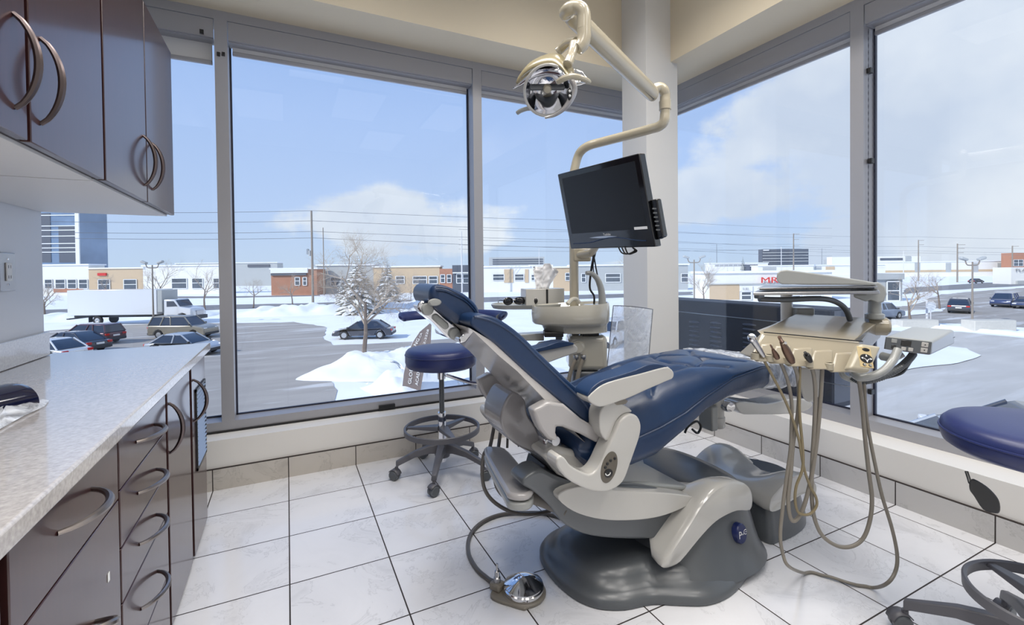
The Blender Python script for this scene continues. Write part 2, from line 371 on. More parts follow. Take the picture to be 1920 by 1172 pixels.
# black seam under the left frame, latches and sensors on the frames
struct('seam', MB().bb((-3, YF-.012, LZ), (2.45, YF, LZ+.012)), 'black', t1)
for c in ((P(410, 102, y=YF)), (P(419, 102, y=YF))): struct('latch', MB().box(c-Vector((0, .004, 0)), (.016, .012, .022)), 'black', t1)
struct('latch', MB().box(P(379, 62, y=YF)-Vector((0, .018, 0)), (.02, .012, .024)), 'black', t1)
struct('latch', MB().box(P(725, 762, y=YF)-Vector((0, .012, 0)), (.11, .024, .03)), 'black', t1)
for p in ((1637, 25), (1632, 133), (1634, 302), (1634, 734)): struct('latch', MB().box(P(*p, x=XF+.05)+Vector((-.005, 0, 0)), (.03, .022, .03)), 'black', t2)
# panes: glass with its dark gasket
def pane(n, l, a, b):
    """a..b along the wall"""
    g = MB(); q = MB(); z0, z1 = FB+.002, 2.83; w = .010
    if l:
        g.bb((a, YF+GD, z0), (b, YF+GD+.006, z1))
        for (u0, u1, v0, v1) in ((a, b, z0, z0+w), (a, a+w, z0, z1), (b-w, b, z0, z1)): q.bb((u0, YF+GD-.006, v0), (u1, YF+GD+.012, v1))
    else:
        g.bb((XF+GD, a, z0), (XF+GD+.006, b, z1))
        for (u0, u1, v0, v1) in ((a, b, z0, z0+w), (a, a+w, z0, z1), (b-w, b, z0, z1)): q.bb((XF+GD-.006, u0, v0), (XF+GD+.012, u1, v1))
    o = struct('window_%d' % n, g, 'glass', flat=True); struct('window_gasket', q, 'gasket', o, flat=True)
pane(1, 1, -2.13, -.376); pane(2, 1, -.307, 1.309); pane(3, 1, 1.381, XF-.02)
pane(4, 0, 1.643, YF); pane(5, 0, -.28, 1.570); pane(6, 0, -2.33, -.35)
# roller blinds in the window heads
def blind(l, a, b, label, drop=.022):
    c = (a+b)/2
    o = thing('roller_blind', (c, YF, 2.70) if l else (XF, c, 2.70), label, 'blind', 'roller blinds in the window heads')
    mk = (lambda u, v, z: (u, YF+v, z)) if l else (lambda u, v, z: (XF+v, u, z))
    def bx(u0, u1, v0, v1, z0, z1): return MB().bb(mk(u0, v0, z0), mk(u1, v1, z1))
    bx(a+.004, b-.004, .004, .016, 2.712, 2.825).build('fascia', 'alu', o, flat=True)
    bx(a+.004, b-.004, .016, .10, 2.705, 2.712).build('underside', 'alu', o, flat=True)
    bx(a+.02, b-.02, .082, .086, 2.70-drop, 2.72).build('blind_fabric', 'white', o, flat=True)
    bx(a+.02, b-.02, .074, .094, 2.675-drop, 2.70-drop).build('bottom_bar', 'alu', o, bev=.004)
    return o, mk
blind(1, -2.13, -.376, 'roller blind behind the wall cabinets, its fabric drawn down slightly', .10)
blind(1, -.307, 1.309, 'widest roller blind, rolled up above the large window on the left')
blind(1, 1.381, XF-.02, 'roller blind rolled up behind the dental lamp head')
bo, mk = blind(0, 1.643, YF-.02, 'roller blind rolled up over the window right of the column')
M['bead'] = mat('bead chain', (70, 72, 84), .5)
def chain(o, mk, u, v):
    mb = MB(); mb.tube([mk(u, v, 2.69-i*.02) for i in range(100)], [(.0030 if i % 2 else .0012) for i in range(100)], 5); mb.build('bead_chain', 'bead', o)
chain(bo, mk, 1.655, .05)
bo, mk = blind(0, -.28, 1.570, 'roller blind rolled up over the rightmost window')
chain(bo, mk, 1.562, .035); chain(bo, mk, 1.560, .085)
# ceiling lamps (above the frame)
for i, (x, y, w, en) in enumerate(((1.75, 1.75, .6, 22), (.35, 1.6, .6, 20), (2.2, .3, .6, 20), (.9, .3, .6, 20), (-.3, -.2, .6, 16), (1.5, -1.3, .6, 20))):
    o = thing('ceiling_light', (x, y, CZ-.03), 'recessed fluorescent ceiling panel above the room', 'ceiling light', 'ceiling light panels')
    f = MB(); h = w/2+.01
    for a, b in (((x-h, y-.61), (x+h, y-.59)), ((x-h, y+.59), (x+h, y+.61)), ((x-h, y-.59), (x-h+.02, y+.59)), ((x+h-.02, y-.59), (x+h, y+.59))): f.bb((*a, CZ-.03), (*b, CZ))
    f.build('frame', 'white', o, flat=True); MB().bb((x-h+.02, y-.59, CZ-.02), (x+h-.02, y+.59, CZ-.001)).build('diffuser', 'led', o, flat=True)
    ad = bpy.data.lights.new('ceiling_lamp', 'AREA'); ad.shape = 'RECTANGLE'; ad.size = w-.04; ad.size_y = 1.16; ad.energy = en; ad.color = (1, .96, .91); ad.spread = math.radians(138)   # spread narrowed to keep the lamps out of the window reflections
    al = bpy.data.objects.new('ceiling_lamp', ad); C.objects.link(al); al.location = (x, y, CZ-.035)
# ------------------------------------------------------------------ cabinets
UX, LX = -.497, -.385
def handle(a, b, out, mat_, parent, r=.0065):
    a, b = Vector(a), Vector(b); d = b-a; pts = []
    for i in range(17):
        t = i/16; s = 1-(2*t-1)**2; pts.append(a+d*t+Vector((out*s**.75, 0, 0)))
    MB().tube(pts, [r*(.75+.45*(1-(2*i/16-1)**2)) for i in range(17)], 8).build('handle', mat_, parent)
def door(o, nm, x, y0, y1, z0, z1, hm='bronze', h=None, out=.038, g=.002):
    d = MB().bb((x-.02, y0+g, z0+g), (x, y1-g, z1-g)).build(nm, 'wood', o, bev=.002)
    if h: handle(P(*h[0], x=x), P(*h[1], x=x), out, hm, d)
    return d
ucs = ((.40, .885, None, None, 'dark wood wall cabinet nearest the camera, cut off by the left edge'), )
def upper(y0, ym, ym2, y1, h1, h2, lab):
    o = thing('wall_cabinet', (XL, (y0+y1)/2, 1.565), lab, 'cabinet', 'dark wood wall cabinets')
    MB().bb((XL+.002, y0, 1.565), (UX-.021, y1-.001, 2.365)).build('carcass', 'woodedge', o, flat=True)
    MB().bb((XL+.003, y0, 1.557), (UX-.03, y1-.002, 1.565)).build('bottom_panel', 'white', o, flat=True)
    door(o, 'door', UX, y0+.005, ym, 1.560, 2.365, h=h1); door(o, 'door', UX, ym2, y1, 1.560, 2.365, h=h2)
upper(.88, 1.357, 1.369, 1.820, ((24, 24), (28, 203)), ((75, 71), (76, 233)), 'dark wood wall cabinet with two large arched handles, at the left edge')
upper(1.829, 2.304, 2.312, 2.798, ((268, 254), (271, 348)), ((284, 268), (286, 356)), 'dark wood wall cabinet beside the window, handles low on its doors')
def base(y0, y1, lab):
    o = thing('base_cabinet', (XL, (y0+y1)/2, 0), lab, 'cabinet', 'dark wood base cabinets')
    MB().bb((XL+.002, y0+.001, .015), (LX-.021, y1-.001, .868)).build('carcass', 'woodedge', o, flat=True); return o
Zs = lambda px, py: P(px, py, x=LX).z
o = base(.40, .935, 'base cabinet at the lower left corner of the photo, mostly cut off'); door(o, 'door', LX, .40, .935, .02, .865)
o = base(.94, 1.457, 'dark wood base cabinet with one wide drawer over a door, nearest the camera')
zd = Zs(224, 934); door(o, 'drawer', LX, .955, 1.457, zd, .865, 'nickel', ((108, 1000), (172, 917)), .05)
d = door(o, 'door', LX, .955, 1.457, .02, zd, 'nickel', ((150, 1190), (178, 1166)), .045)
MB().box(P(204, 1082, x=LX+.001), (.001, .012, .02)).build('sticker', 'whitep', d)
o = base(1.462, 1.965, 'dark wood base cabinet with a stack of four drawers')
zs = [.865, Zs(310, 809), Zs(312, 888), Zs(312, 967), Zs(313, 1082)]
hs = (((255, 829), (289, 796)), ((258, 925), (293, 880)), ((261, 1021), (293, 965)), ((264, 1142), (295, 1071)))
for i in range(4): door(o, 'drawer', LX, 1.465, 1.960, zs[i+1], zs[i], 'nickel', hs[i], .045)
door(o, 'kick_panel', LX, 1.465, 1.960, .02, zs[4])
o = base(1.975, 2.405, 'dark wood base cabinet with a single tall narrow door and an arched handle'); door(o, 'door', LX, 1.985, 2.395, .02, .865, 'bronze', ((316, 756), (319, 850)), .04)
o = base(2.420, 2.805, 'end base cabinet by the window with a black vent grille in its door'); d = door(o, 'door', LX, 2.44, 2.803, .02, .865, 'bronze', ((362, 712), (364, 790)), .05)
g = MB(); a = P(371, 742, x=LX); b = P(384, 862, x=LX); ya, yb, za, zb = 2.52, 2.78, Zs(376, 868), Zs(381, 712)
g.bb((LX, ya, za), (LX+.006, ya+.012, zb)); g.bb((LX, yb-.012, za), (LX+.006, yb, zb)); g.bb((LX, ya, za), (LX+.006, yb, za+.012)); g.bb((LX, ya, zb-.012), (LX+.006, yb, zb))
gr = g.build('vent_grille', 'black', d, flat=True); g = MB(); k = int((zb-za)/.020)
for i in range(k): g.box((LX+.004, (ya+yb)/2, za+.012+(i+.5)*(zb-za-.024)/k), (.010, yb-ya-.02, .003), Matrix.Rotation(.6, 3, 'Y'))
g.build('vent_slats', 'steel', gr, flat=True)
ct = MB().bb((XL+.001, -.6, .869), (-.367, 2.875, .910)).build('countertop', 'stone', bev=.006, seg=3); tag(ct, 'grey speckled countertop on the dark base cabinets', 'countertop')
bs = MB().bb((XL+.001, -.6, .911), (XL+.02, YE-.002, 1.018)).build('backsplash', 'stone', bev=.003); tag(bs, 'low grey backsplash strip at the wall behind the countertop', 'backsplash')
# outlet
a = P(23, 475, x=XL); b = P(23, 545, x=XL); ym = a.y
o = thing('wall_outlet', (XL, ym-.06, (a.z+b.z)/2), 'grey wall plate with a rocker outlet under the wall cabinet', 'outlet')
zc = (a.z+b.z)/2
MB().bb((XL+.0005, ym-.115, b.z), (XL+.009, ym, a.z)).build('plate', 'steel', o, bev=.003)
MB().bb((XL+.009, ym-.077, zc-.036), (XL+.014, ym-.038, zc+.036)).build('outlet_face', 'white', o, bev=.002)
for dz in (-.02, .02):
    for dy in (-.008, .008): MB().bb((XL+.0138, ym-.0575+dy-.0015, zc+dz-.006), (XL+.0145, ym-.0575+dy+.0015, zc+dz+.006)).build('slot', 'black', o)
for dz in (-.05, .05): MB().lathe([(0.0001, 0), (.005, .0), (.004, .002), (.0001, .002)], (XL+.009, ym-.0575, zc+dz), 10, Matrix.Rotation(math.pi/2, 3, 'Y')).build('screw', 'chrome', o)
# ------------------------------------------------------------------ outside
ex, ey = r0.copy(), Vector((math.sin(YAW), math.cos(YAW), 0))
RE = Matrix((ex, ey, Vector((0, 0, 1)))).transposed()
def uv(p): return p.dot(ex), p.dot(ey)
def W3(u, v, z): return ex*u+ey*v+Vector((0, 0, z))
def gp(px, py, dz=0): return P(px, py, z=G+dz)
def extbox(mb, u0, u1, v0, v1, z0, z1): return mb.box(W3((u0+u1)/2, (v0+v1)/2, (z0+z1)/2), (abs(u1-u0), abs(v1-v0), abs(z1-z0)), RE)
def snow_mat():
    m = mat('snow', (236, 240, 246), .85, var=.06, vs_=.35, bump=.5, bs=3.0); return m
M['snow'] = snow_mat()
M['asphalt'] = mat('salted asphalt', (158, 154, 151), .8, var=.16, vs_=.5, bump=.15, bs=20, stretch=(.35, 1.6, 1))
def dusted(m, amt, sc):
    nt = m.node_tree; b = nt.nodes['Principled BSDF']; g = nt.nodes.new('ShaderNodeNewGeometry'); mp = nt.nodes.new('ShaderNodeMapping'); nt.links.new(g.outputs['Position'], mp.inputs[0]); mp.inputs['Rotation'].default_value = (0, 0, YAW); mp.inputs['Scale'].default_value = (.16, 1.0, 1)
    nn = N(nt.nodes, 'ShaderNodeTexNoise', inp={'Scale': sc, 'Detail': 8, 'Roughness': .65, 'Distortion': .6}); nt.links.new(mp.outputs[0], nn.inputs['Vector'])
    mr = N(nt.nodes, 'ShaderNodeMapRange', inp={1: .54, 2: .70, 3: 0, 4: amt}); nt.links.new(nn.outputs[0], mr.inputs[0])
    old = b.inputs['Base Color'].links[0].from_socket; x = N(nt.nodes, 'ShaderNodeMix', data_type='RGBA'); nt.links.new(mr.outputs[0], x.inputs[0]); nt.links.new(old, x.inputs[6]); x.inputs[7].default_value = (.80, .82, .86, 1); nt.links.new(x.outputs[2], b.inputs['Base Color'])
dusted(M['asphalt'], .75, .55)
M['asphalt2'] = mat('pale dry asphalt', (188, 186, 184), .85, var=.10, vs_=.5, stretch=(.4, 1.4, 1))
dusted(M['asphalt2'], .5, .4)
M['road'] = mat('road asphalt', (128, 128, 132), .8, var=.08, vs_=.3)
M['bwhite'] = mat('white cladding', (226, 226, 224), .7, var=.03)
M['bgrey'] = mat('grey cladding', (172, 176, 178), .7, var=.04)
M['btan'] = mat('tan masonry', (196, 174, 146), .8, var=.06)
M['bbrick'] = mat('brick red masonry', (170, 122, 100), .8, var=.08, vs_=1.2)
M['bdark'] = mat('dark cladding', (86, 92, 104), .6, var=.05)
M['bglass'] = mat('curtain wall glass', (122, 142, 168), .12, spec=.8, var=.25, vs_=.12)
M['wglass'] = mat('shop window glass', (84, 92, 102), .15, var=.3, vs_=.4)
M['frame'] = mat('white frame', (228, 230, 232), .6)
M['bark'] = mat('bark', (120, 108, 100), .9, var=.12)
M['twig'] = mat('bare twigs', (168, 156, 144), .9)
M['pole'] = mat('weathered pole', (140, 132, 124), .9)
M['polew'] = mat('pale pole', (205, 206, 210), .6)
M['wire'] = mat('wire', (120, 124, 132), .7)
M['letter'] = mat('red letters', (200, 52, 52), .5)
M['dletter'] = mat('dark letters', (90, 92, 98), .6)
M['banner'] = mat('taupe banner', (122, 110, 106), .7, var=.04)
M['rubber'] = mat('tyre', (42, 42, 46), .7)
M['rim'] = mat('alloy rim', (190, 192, 196), .35, metal=.6)
M['cglass'] = mat('car glass', (44, 54, 72), .06, spec=.8)
M['tail'] = mat('tail lamp', (190, 40, 36), .3)
M['head'] = mat('head lamp', (226, 228, 232), .15)
M['trim'] = mat('dark trim', (54, 56, 62), .5)
M['concrete'] = mat('concrete', (196, 194, 188), .8, var=.05)
def paint(n, c): M[n] = mat(n, c, .22, metal=.25, coat=.6, croug=.05)
for n, c in (('car_tan', (150, 144, 132)), ('car_silver', (176, 182, 192)), ('car_dark', (58, 60, 72)), ('car_maroon', (92, 62, 70)), ('car_white', (226, 228, 232)), ('car_blue', (138, 152, 172)), ('car_charcoal', (78, 82, 94)), ('car_navy', (60, 72, 110))): paint(n, c)
struct('ground', MB().add([W3(-500, -60, G), W3(700, -60, G), W3(700, 900, G), W3(-500, 900, G)], [(0, 1, 2, 3)]), 'snow', flat=True)
def patch(name, pts, m, lift, wob=.25, n=10):
    """a ragged-edged flat area of ground traced on the ground plane"""
    q = [gp(*p) for p in pts]; L = len(q); out = []
    for i in range(L):
        a, b = q[i], q[(i+1) % L]; k = max(2, min(n, int((b-a).length/.8)))
        for j in range(k):
            p = a.lerp(b, j/k); w = wob*min(1, (b-a).length/4)*min(2.0, max(.5, p.length/35))
            nn = noise.noise_vector(p*.9)+noise.noise_vector(p*.23)
            out.append(Vector((p.x+nn.x*w, p.y+nn.y*w, G+lift)))
    mb = MB().poly(out); o = mb.build(name, m, flat=True, kind='structure')
    bm = bmesh.new(); bm.from_mesh(o.data); bmesh.ops.triangulate(bm, faces=bm.faces); bm.to_mesh(o.data); bm.free(); return o
patch('parking_lot', [(-160, 640), (84, 622), (190, 611), (330, 607), (446, 606), (553, 604), (611, 614), (604, 632), (628, 647), (700, 645), (770, 641), (880, 633), (960, 630), (960, 638), (880, 640), (800, 648), (731, 657), (708, 670), (637, 686), (617, 700), (632, 732), (620, 765), (600, 900), (300, 1100), (-300, 900)], 'asphalt', .02, .3)
patch('street', [(-200, 590), (84, 581), (443, 571), (585, 568.5), (748, 563), (900, 558), (1170, 551), (1300, 547), (1300, 553), (1170, 558), (900, 567), (748, 573), (585, 577), (443, 579.5), (84, 594), (-200, 606)], 'road', .02, .3)
patch('street', [(300, 556), (443, 555.5), (600, 553), (600, 555), (443, 558.5), (300, 560)], 'road', .02, .3)
patch('parking_lot', [(1560, 640), (1640, 618), (1700, 622), (1800, 622), (1920, 634), (2300, 680), (2300, 1100), (1640, 1100), (1560, 800)], 'asphalt2', .02, .2)
patch('snow_patch', [(1600, 690), (1690, 660), (1750, 648), (1810, 654), (1838, 668), (1800, 682), (1730, 690), (1650, 704)], 'snow', .06, .2)
patch('parking_lot', [(1645, 612), (1645, 576), (1700, 574), (1770, 552), (1800, 549), (1920, 540), (2100, 540), (2100, 630), (1920, 614), (1800, 607), (1740, 606)], 'asphalt', .03, .3)
patch('snow_patch', [(1640, 590), (1700, 584), (1770, 578), (1765, 584), (1700, 594), (1645, 598)], 'snow', .07, .2)
patch('street', [(1690, 552), (1760, 545), (1920, 536), (2000, 536), (2000, 528), (1850, 530), (1700, 540)], 'road', .02, .3)
# ploughed heaps of snow
def heap(name, pts, w, h, label):
    q = cat([gp(*p) for p in pts], 8); L = len(q)
    def f(s, t):
        i = s*(L-1); k = min(int(i), L-2); c = q[k].lerp(q[k+1], i-k); d = (q[k+1]-q[k]).normalized(); nn = Vector((-d.y, d.x, 0))
        x = (t-.5)*2; e = min(1, 6*s, 6*(1-s)); a = (1-x*x)*h*e; nz = noise.fractal(c*.5+nn*x*2, .9, 2.0, 5)
        return c+nn*x*w/2+Vector((0, 0, max(-.05, a*(1+.55*nz)+.05*nz*(1-abs(x)))))
    o = MB().grid(f, 70, 14).build(name, 'snow', ang=180); o['kind'] = 'stuff'; return tag(o, label, 'snow')
heap('snow_bank', [(-80, 606), (84, 600), (200, 597), (330, 592), (410, 590)], 8, .7, 'ploughed snow bank behind the white box truck')
heap('snow_bank', [(430, 590), (520, 589), (600, 586), (700, 583), (790, 580), (900, 577)], 8, 1.0, 'long ploughed snow bank between the street and the parking lot')
heap('snow_heap', [(640, 716), (690, 692), (760, 680), (850, 668), (930, 664), (1000, 662)], 5.5, .8, 'snow heap on the island at the foot of the bare tree')
heap('snow_heap', [(700, 741), (760, 730), (850, 716), (950, 712), (1100, 700)], 3.5, .7, 'lumpy snow heap just under the window behind the stool')
heap('snow_bank', [(1640, 618), (1720, 612), (1800, 618), (1920, 628), (2050, 640)], 2.2, .25, 'low snow bank along the curb in the right windows')
# buildings: facade facing the window, pixel extents turned into metres at their own distance
def zpx(py, d, px=960): return P(px, py, d=d).z
def ub(px, py, d): return uv(P(px, py, d=d))
def bldg(name, px0, px1, ytop, d, depth, m, label, parts=(), cap=None, group=None, ybase=None):
    u0, v = ub(px0, 505, d); u1, _ = ub(px1, 505, d); zt = zpx(ytop, d, (px0+px1)/2); um = (u0+u1)/2
    depth = min(depth, 13 if name == 'office_tower' else 5); o = thing(name, W3(um, v+depth/2, G), label, 'building', group)
    extbox(MB(), u0, u1, v, v+depth, G, zt).build('wall', m, o, flat=True)
    if cap: extbox(MB(), u0-.3, u1+.3, v-.3, v+depth+.3, zt, zt+.35).build('roof', cap, o, flat=True)
    byname = {}
    for (nm, pm, a0, b0, a1, b1, *pro) in parts:
        out = pro[0] if pro else .12
        ua, _ = ub(a0, 505, d); uc, _ = ub(a1, 505, d); z1 = zpx(b0, d, (a0+a1)/2); z0 = zpx(b1, d, (a0+a1)/2)
        extbox(MB(), ua, uc, v-out, v+.05, max(z0, G+.02), z1).build(nm, pm, o, flat=True)
        if nm == 'window':
            w = uc-ua; k = max(1, int(abs(w)/2.2)); mb = MB()
            for i in range(k+1): extbox(mb, ua+w*i/k-.09, ua+w*i/k+.09, v-out-.05, v-out, max(z0, G+.02), z1)
            for zq in (z0+(z1-z0)*.55, z1, max(z0, G+.05)): extbox(mb, ua, uc, v-out-.05, v-out, zq-.08, zq+.08)
            mb.build('mullions', 'frame', o, flat=True)
    return o
W_, D_ = 'window', 'wglass'
def wins(y0, y1, *xs): return [(W_, D_, a, y0, b, y1) for a, b in xs]
bldg('office_tower', 40, 151, 393, 190, 13, 'bglass', 'tall glass office tower at the far left behind the wall cabinets',
     [('floor_band', 'frame', 80, y, 151, y+1.6, .3) for y in (403, 423, 431, 442, 456, 464, 472)]+[('dark_bay', 'bdark', 80, 400, 97, 492, .15), ('dark_bay', 'bdark', 112, 425, 146, 492, .15), ('corner_post', 'frame', 144, 393, 151, 495, .4)])
bldg('strip_mall', 20, 166, 498, 126, 25, 'bwhite', 'long white shop row left of the tan shop, behind the truck', wins(524, 541, (84, 98), (104, 122), (127, 143), (148, 164))+[('brick_base', 'bbrick', 100, 541, 155, 548)], 'snow')
bldg('shop', 166, 268, 504, 126, 25, 'btan', 'tan shop with a small red sign behind the white truck', wins(524, 545, (184, 206), (232, 256))+[('sign', 'letter', 184, 512, 200, 517, .3)], 'snow')
bldg('strip_mall', 268, 412, 499, 126, 25, 'bwhite', 'white shop row behind the twin-headed lamp post', wins(522, 541, (322, 350), (360, 380), (400, 411)), 'snow')
bldg('warehouse', 330, 520, 494, 200, 25, 'bgrey', 'low grey warehouse roofline left of the brick shop', [('band', 'bdark', 465, 496, 506, 501, .3)], 'snow')
o = bldg('shop', 508, 594, 505, 112, 22, 'bbrick', 'brick red shop with a white sign band, behind the utility pole', [('sign_band', 'frame', 509, 503, 578, 512, .5), ('awning', 'bdark', 509, 512.5, 575, 516.5, .4)]+wins(520, 535, (553, 562), (568, 575)), 'snow')
bldg('strip_mall', 594, 700, 498, 118, 25, 'bgrey', 'pale grey shop row behind the conifers', wins(520, 536, (620, 645)), 'snow')
bldg('strip_mall', 700, 824, 501, 118, 25, 'btan', 'pale beige shop row right of the second conifer', wins(518, 532, (742, 758), (774, 800), (804, 820)), 'snow')
bldg('shop', 824, 848, 504, 118, 20, 'bbrick', 'small orange brick shop front beside the dark glass entrance', wins(515, 530, (826, 834), (838, 846)))
bldg('shop', 848, 905, 497, 118, 20, 'bdark', 'dark grey shop with a white canopy left of the window post', [('canopy', 'frame', 850, 510.5, 880, 512.5, 1.5)]+wins(514, 531, (856, 866), (868, 880)))
bldg('parking_garage', 917, 1021, 482, 210, 40, 'bgrey', 'wide grey multi-level garage above the tissue box', [('deck_opening', 'bdark', 924, y, 1018, y+2.0, .2) for y in (485.5, 489.5, 493.5)])
bldg('strip_mall', 905, 992, 501, 118, 25, 'bwhite', 'white shop row behind the tray with sunglasses', wins(514, 526, (924, 945), (965, 982))+[('pier', 'btan', 945, 505, 962, 530), ('pier', 'btan', 984, 505, 991, 530)], 'snow')
o = bldg('shop', 992, 1037, 496.5, 118, 25, 'bwhite', 'white shop front with a sign, right above the tissue box', [('sign', 'dletter', 1000, 500, 1031, 502.5, .25)]+wins(515, 526, (996, 1002)))
bldg('shop', 1037, 1070, 502, 118, 25, 'btan', 'orange tan shop left of the monitor pole', wins(512, 526, (1060, 1068)), 'snow')
bldg('strip_mall', 1070, 1290, 498, 118, 25, 'bgrey', 'grey shop row right of the monitor pole', wins(513, 529, (1090, 1098), (1135, 1163), (1277, 1290)), 'snow')
# right-hand side
bldg('warehouse', 1330, 1440, 494, 230, 30, 'bwhite', 'long white warehouse behind the small conifers', [('window', 'wglass', 1340, 496, 1400, 499)], 'snow')
bldg('office_block', 1429, 1516, 467, 330, 40, 'bdark', 'dark banded office block beyond the delivery tray', [('floor_band', 'bgrey', 1430, y, 1515, y+1.3, .4) for y in (473, 478.5, 484, 489.5)]+[('sign', 'frame', 1431, 468.5, 1441, 470.5, .8)])
bldg('warehouse', 1406, 1421, 496, 190, 20, 'bdark', 'small dark green shed roofline beside the office block')
bldg('warehouse', 1421, 1660, 498, 180, 30, 'bwhite', 'white warehouse behind the tray and the frame post', [('bay', 'bgrey', 1430, 501, 1455, 509), ('bay', 'bgrey', 1525, 500, 1540, 509), ('bay', 'btan', 1548, 500, 1565, 508)], 'snow')
bldg('office_block', 1553, 1592, 486, 330, 20, 'bgrey', 'distant grey office block left of the right window post', [('floor_band', 'bdark', 1553, 489, 1592, 490.5, .3)])
o = bldg('store', 1322, 1560, 511.5, 76, 18, 'bwhite', 'white store with big red letters beyond the black panel', [('fascia_edge', 'bgrey', 1322, 531.5, 1480, 533, .25), ('lower_wall', 'btan', 1330, 533, 1386, 562, .05), ('sign_board', 'frame', 1387, 536, 1410, 546, .2)]+wins(547, 562, (1389, 1408), (1480, 1500), (1510, 1540)), 'snow')
d = 75.6
t = MB().text('MR S', W3(*ub(1425, 505, d), zpx(530.5, d, 1425)), ex, (0, 0, 1), 1.35, .12, fit=(ub(1476, 505, d)[0]-ub(1425, 505, d)[0])); t.build('red_letters', 'letter', o, flat=True, thick=.1)
t = MB().text('SUBS', W3(*ub(1391.5, 505, d), zpx(544, d, 1391)), ex, (0, 0, 1), .55, .12, fit=(ub(1403.5, 505, d)[0]-ub(1391.5, 505, d)[0])); t.build('sign_letters', 'dletter', o, flat=True)
bldg('warehouse', 1560, 1726, 481, 300, 30, 'bwhite', 'distant white office complex right of the frame post', [('band', 'bdark', 1650, 484, 1692, 488, .3), ('band', 'bgrey', 1697, 480, 1707, 492, .5)])
bldg('warehouse', 1640, 1900, 491, 240, 30, 'bwhite', 'long white warehouse across the right window', [('bay', 'bgrey', a, 493, a+10, 510) for a in (1715, 1773, 1824, 1870)]+[('base_band', 'btan', 1650, 506, 1890, 510, .1)], 'snow')
bldg('store', 1640, 1692, 513, 72, 14, 'bgrey', 'grey store corner with tall glass just right of the window post', [('fascia', 'bgrey', 1640, 513, 1692, 524, .4)]+wins(528, 566, (1662, 1686)))
bldg('office_block', 1897, 1960, 474, 230, 20, 'bbrick', 'brick office block at the right edge above the white sign wall', wins(487, 499, (1900, 1918)))
o = bldg('store', 1896, 1990, 501, 130, 12, 'bwhite', 'white sign wall with dark letters at the right edge', [('awning', 'bgrey', 1904, 526, 1960, 542, .6)])
d = 129.8
MB().text('PLA', W3(*ub(1903, 505, d), zpx(509.5, d, 1903)), ex, (0, 0, 1), 1.15, .15, fit=(ub(1923, 505, d)[0]-ub(1903, 505, d)[0])).build('sign_letters', 'dletter', o, flat=True)
# poles, lamps, wires
def pole(name, px, yb, yt, r, m, label, arms=(), kind_='utility pole', d=None, group=None):
    b = gp(px, yb) if d is None else None
    if d is not None: u, v = ub(px, 505, d); b = W3(u, v, G)
    d_ = b.dot(fw)-H*fw.z; zt = P(px, yt, d=d_).z
    o = thing(name, b, label, kind_, group)
    MB().tube([b, Vector((b.x, b.y, zt))], [r, r*.7], 8).build('post', m, o)
    for (ya, w, side) in arms:
        z = P(px, ya, d=d_).z; MB().box(Vector((b.x, b.y, z))+ex*side*w/2, (w, .12, .12), RE).build('cross_arm', m, o, flat=True)
    return o, d_
def lamp(px, yb, yt, w, m, label, d=None):
    o, dd = pole('street_lamp', px, yb, yt+4, .09, m, label, (), 'street lamp', d)
    b = Vector(o['_o']); z = P(px, yt+4, d=dd).z
    for s in (-1, 1):
        MB().tube(cat([b*1+Vector((0, 0, z-b.z-.3)), Vector((b.x, b.y, z))+ex*s*w*.6+Vector((0, 0, -.25)), Vector((b.x, b.y, z+.15))+ex*s*w*.8], 4), .05, 6).build('arm', m, o)
        c = Vector((b.x, b.y, z+.28))+ex*s*w
        MB().box(c, (.62, .36, .22), RE @ Matrix.Rotation(-s*.35, 3, 'Y')).build('lamp_head', 'bgrey', o, bev=.06)
lamp(288, 612, 493, .85, 'pole', 'twin-headed lamp post in front of the white truck')
lamp(1302, 600, 483, .85, 'pole', 'twin-headed lamp post just right of the column')
lamp(1823, 612, 487, .8, 'pole', 'lamp post standing among the parked cars on the right')
o, dp = pole('utility_pole', 587, 577.5, 396, .19, 'pole', 'tall wooden utility pole left of the bare tree')
zt = P(580, 480, d=dp).z; b = Vector(o['_o'])
for dx, zz_ in ((-.35, 0), (-.65, .25)): MB().lathe([(.01, 0), (.2, 0), (.2, .8), (.01, .85)], Vector((b.x, b.y, zt+zz_))+ex*dx, 10).build('transformer', 'bgrey', o)
pole('utility_pole', 607, 545, 427, .14, 'pole', 'thinner pole right behind the tall wooden one', d=110)
pole('utility_pole', 866, 534, 434, .2, 'polew', 'pale steel pole left of the window post', d=110)
pole('utility_pole', 1011, 534, 466, .12, 'polew', 'thin pale pole above the tissue box', d=150)
pole('utility_pole', 1488, 520, 438, .28, 'pole', 'tall pole in front of the dark office block', ((439, 2.2, 1), (449, 2, 1), (461, 2, 1)), d=170)
pole('utility_pole', 1465, 520, 463, .16, 'polew', 'thin pale mast left of the tall pole by the office block', d=170)
pole('transmission_tower', 1344, 510, 458, .35, 'wire', 'faint lattice tower above the small conifers', ((460, 6, 1), (460, 6, -1), (465, 7, 1), (465, 7, -1), (471, 7, 1), (471, 7, -1)), 'tower', d=500)
pole('transmission_tower', 1541, 505, 466, .35, 'wire', 'faint lattice tower left of the right window post', ((467, 5, 1), (467, 5, -1), (474, 6, 1), (474, 6, -1)), 'tower', d=560)
pole('utility_pole', 1722, 520, 450, .25, 'pole', 'leftmost utility pole in the right window', ((451, 2, 1), (459, 2, 1)), d=170)
pole('utility_pole', 1795, 531, 457, .25, 'pole', 'utility pole left of the lamp post in the right window', ((459, 2.5, 1), (466, 2.3, 1), (474, 2, 1)), d=150)
pole('utility_pole', 1898, 525, 461, .25, 'pole', 'utility pole beside the white sign wall at the right edge', ((462, 2.2, 1),), d=160)
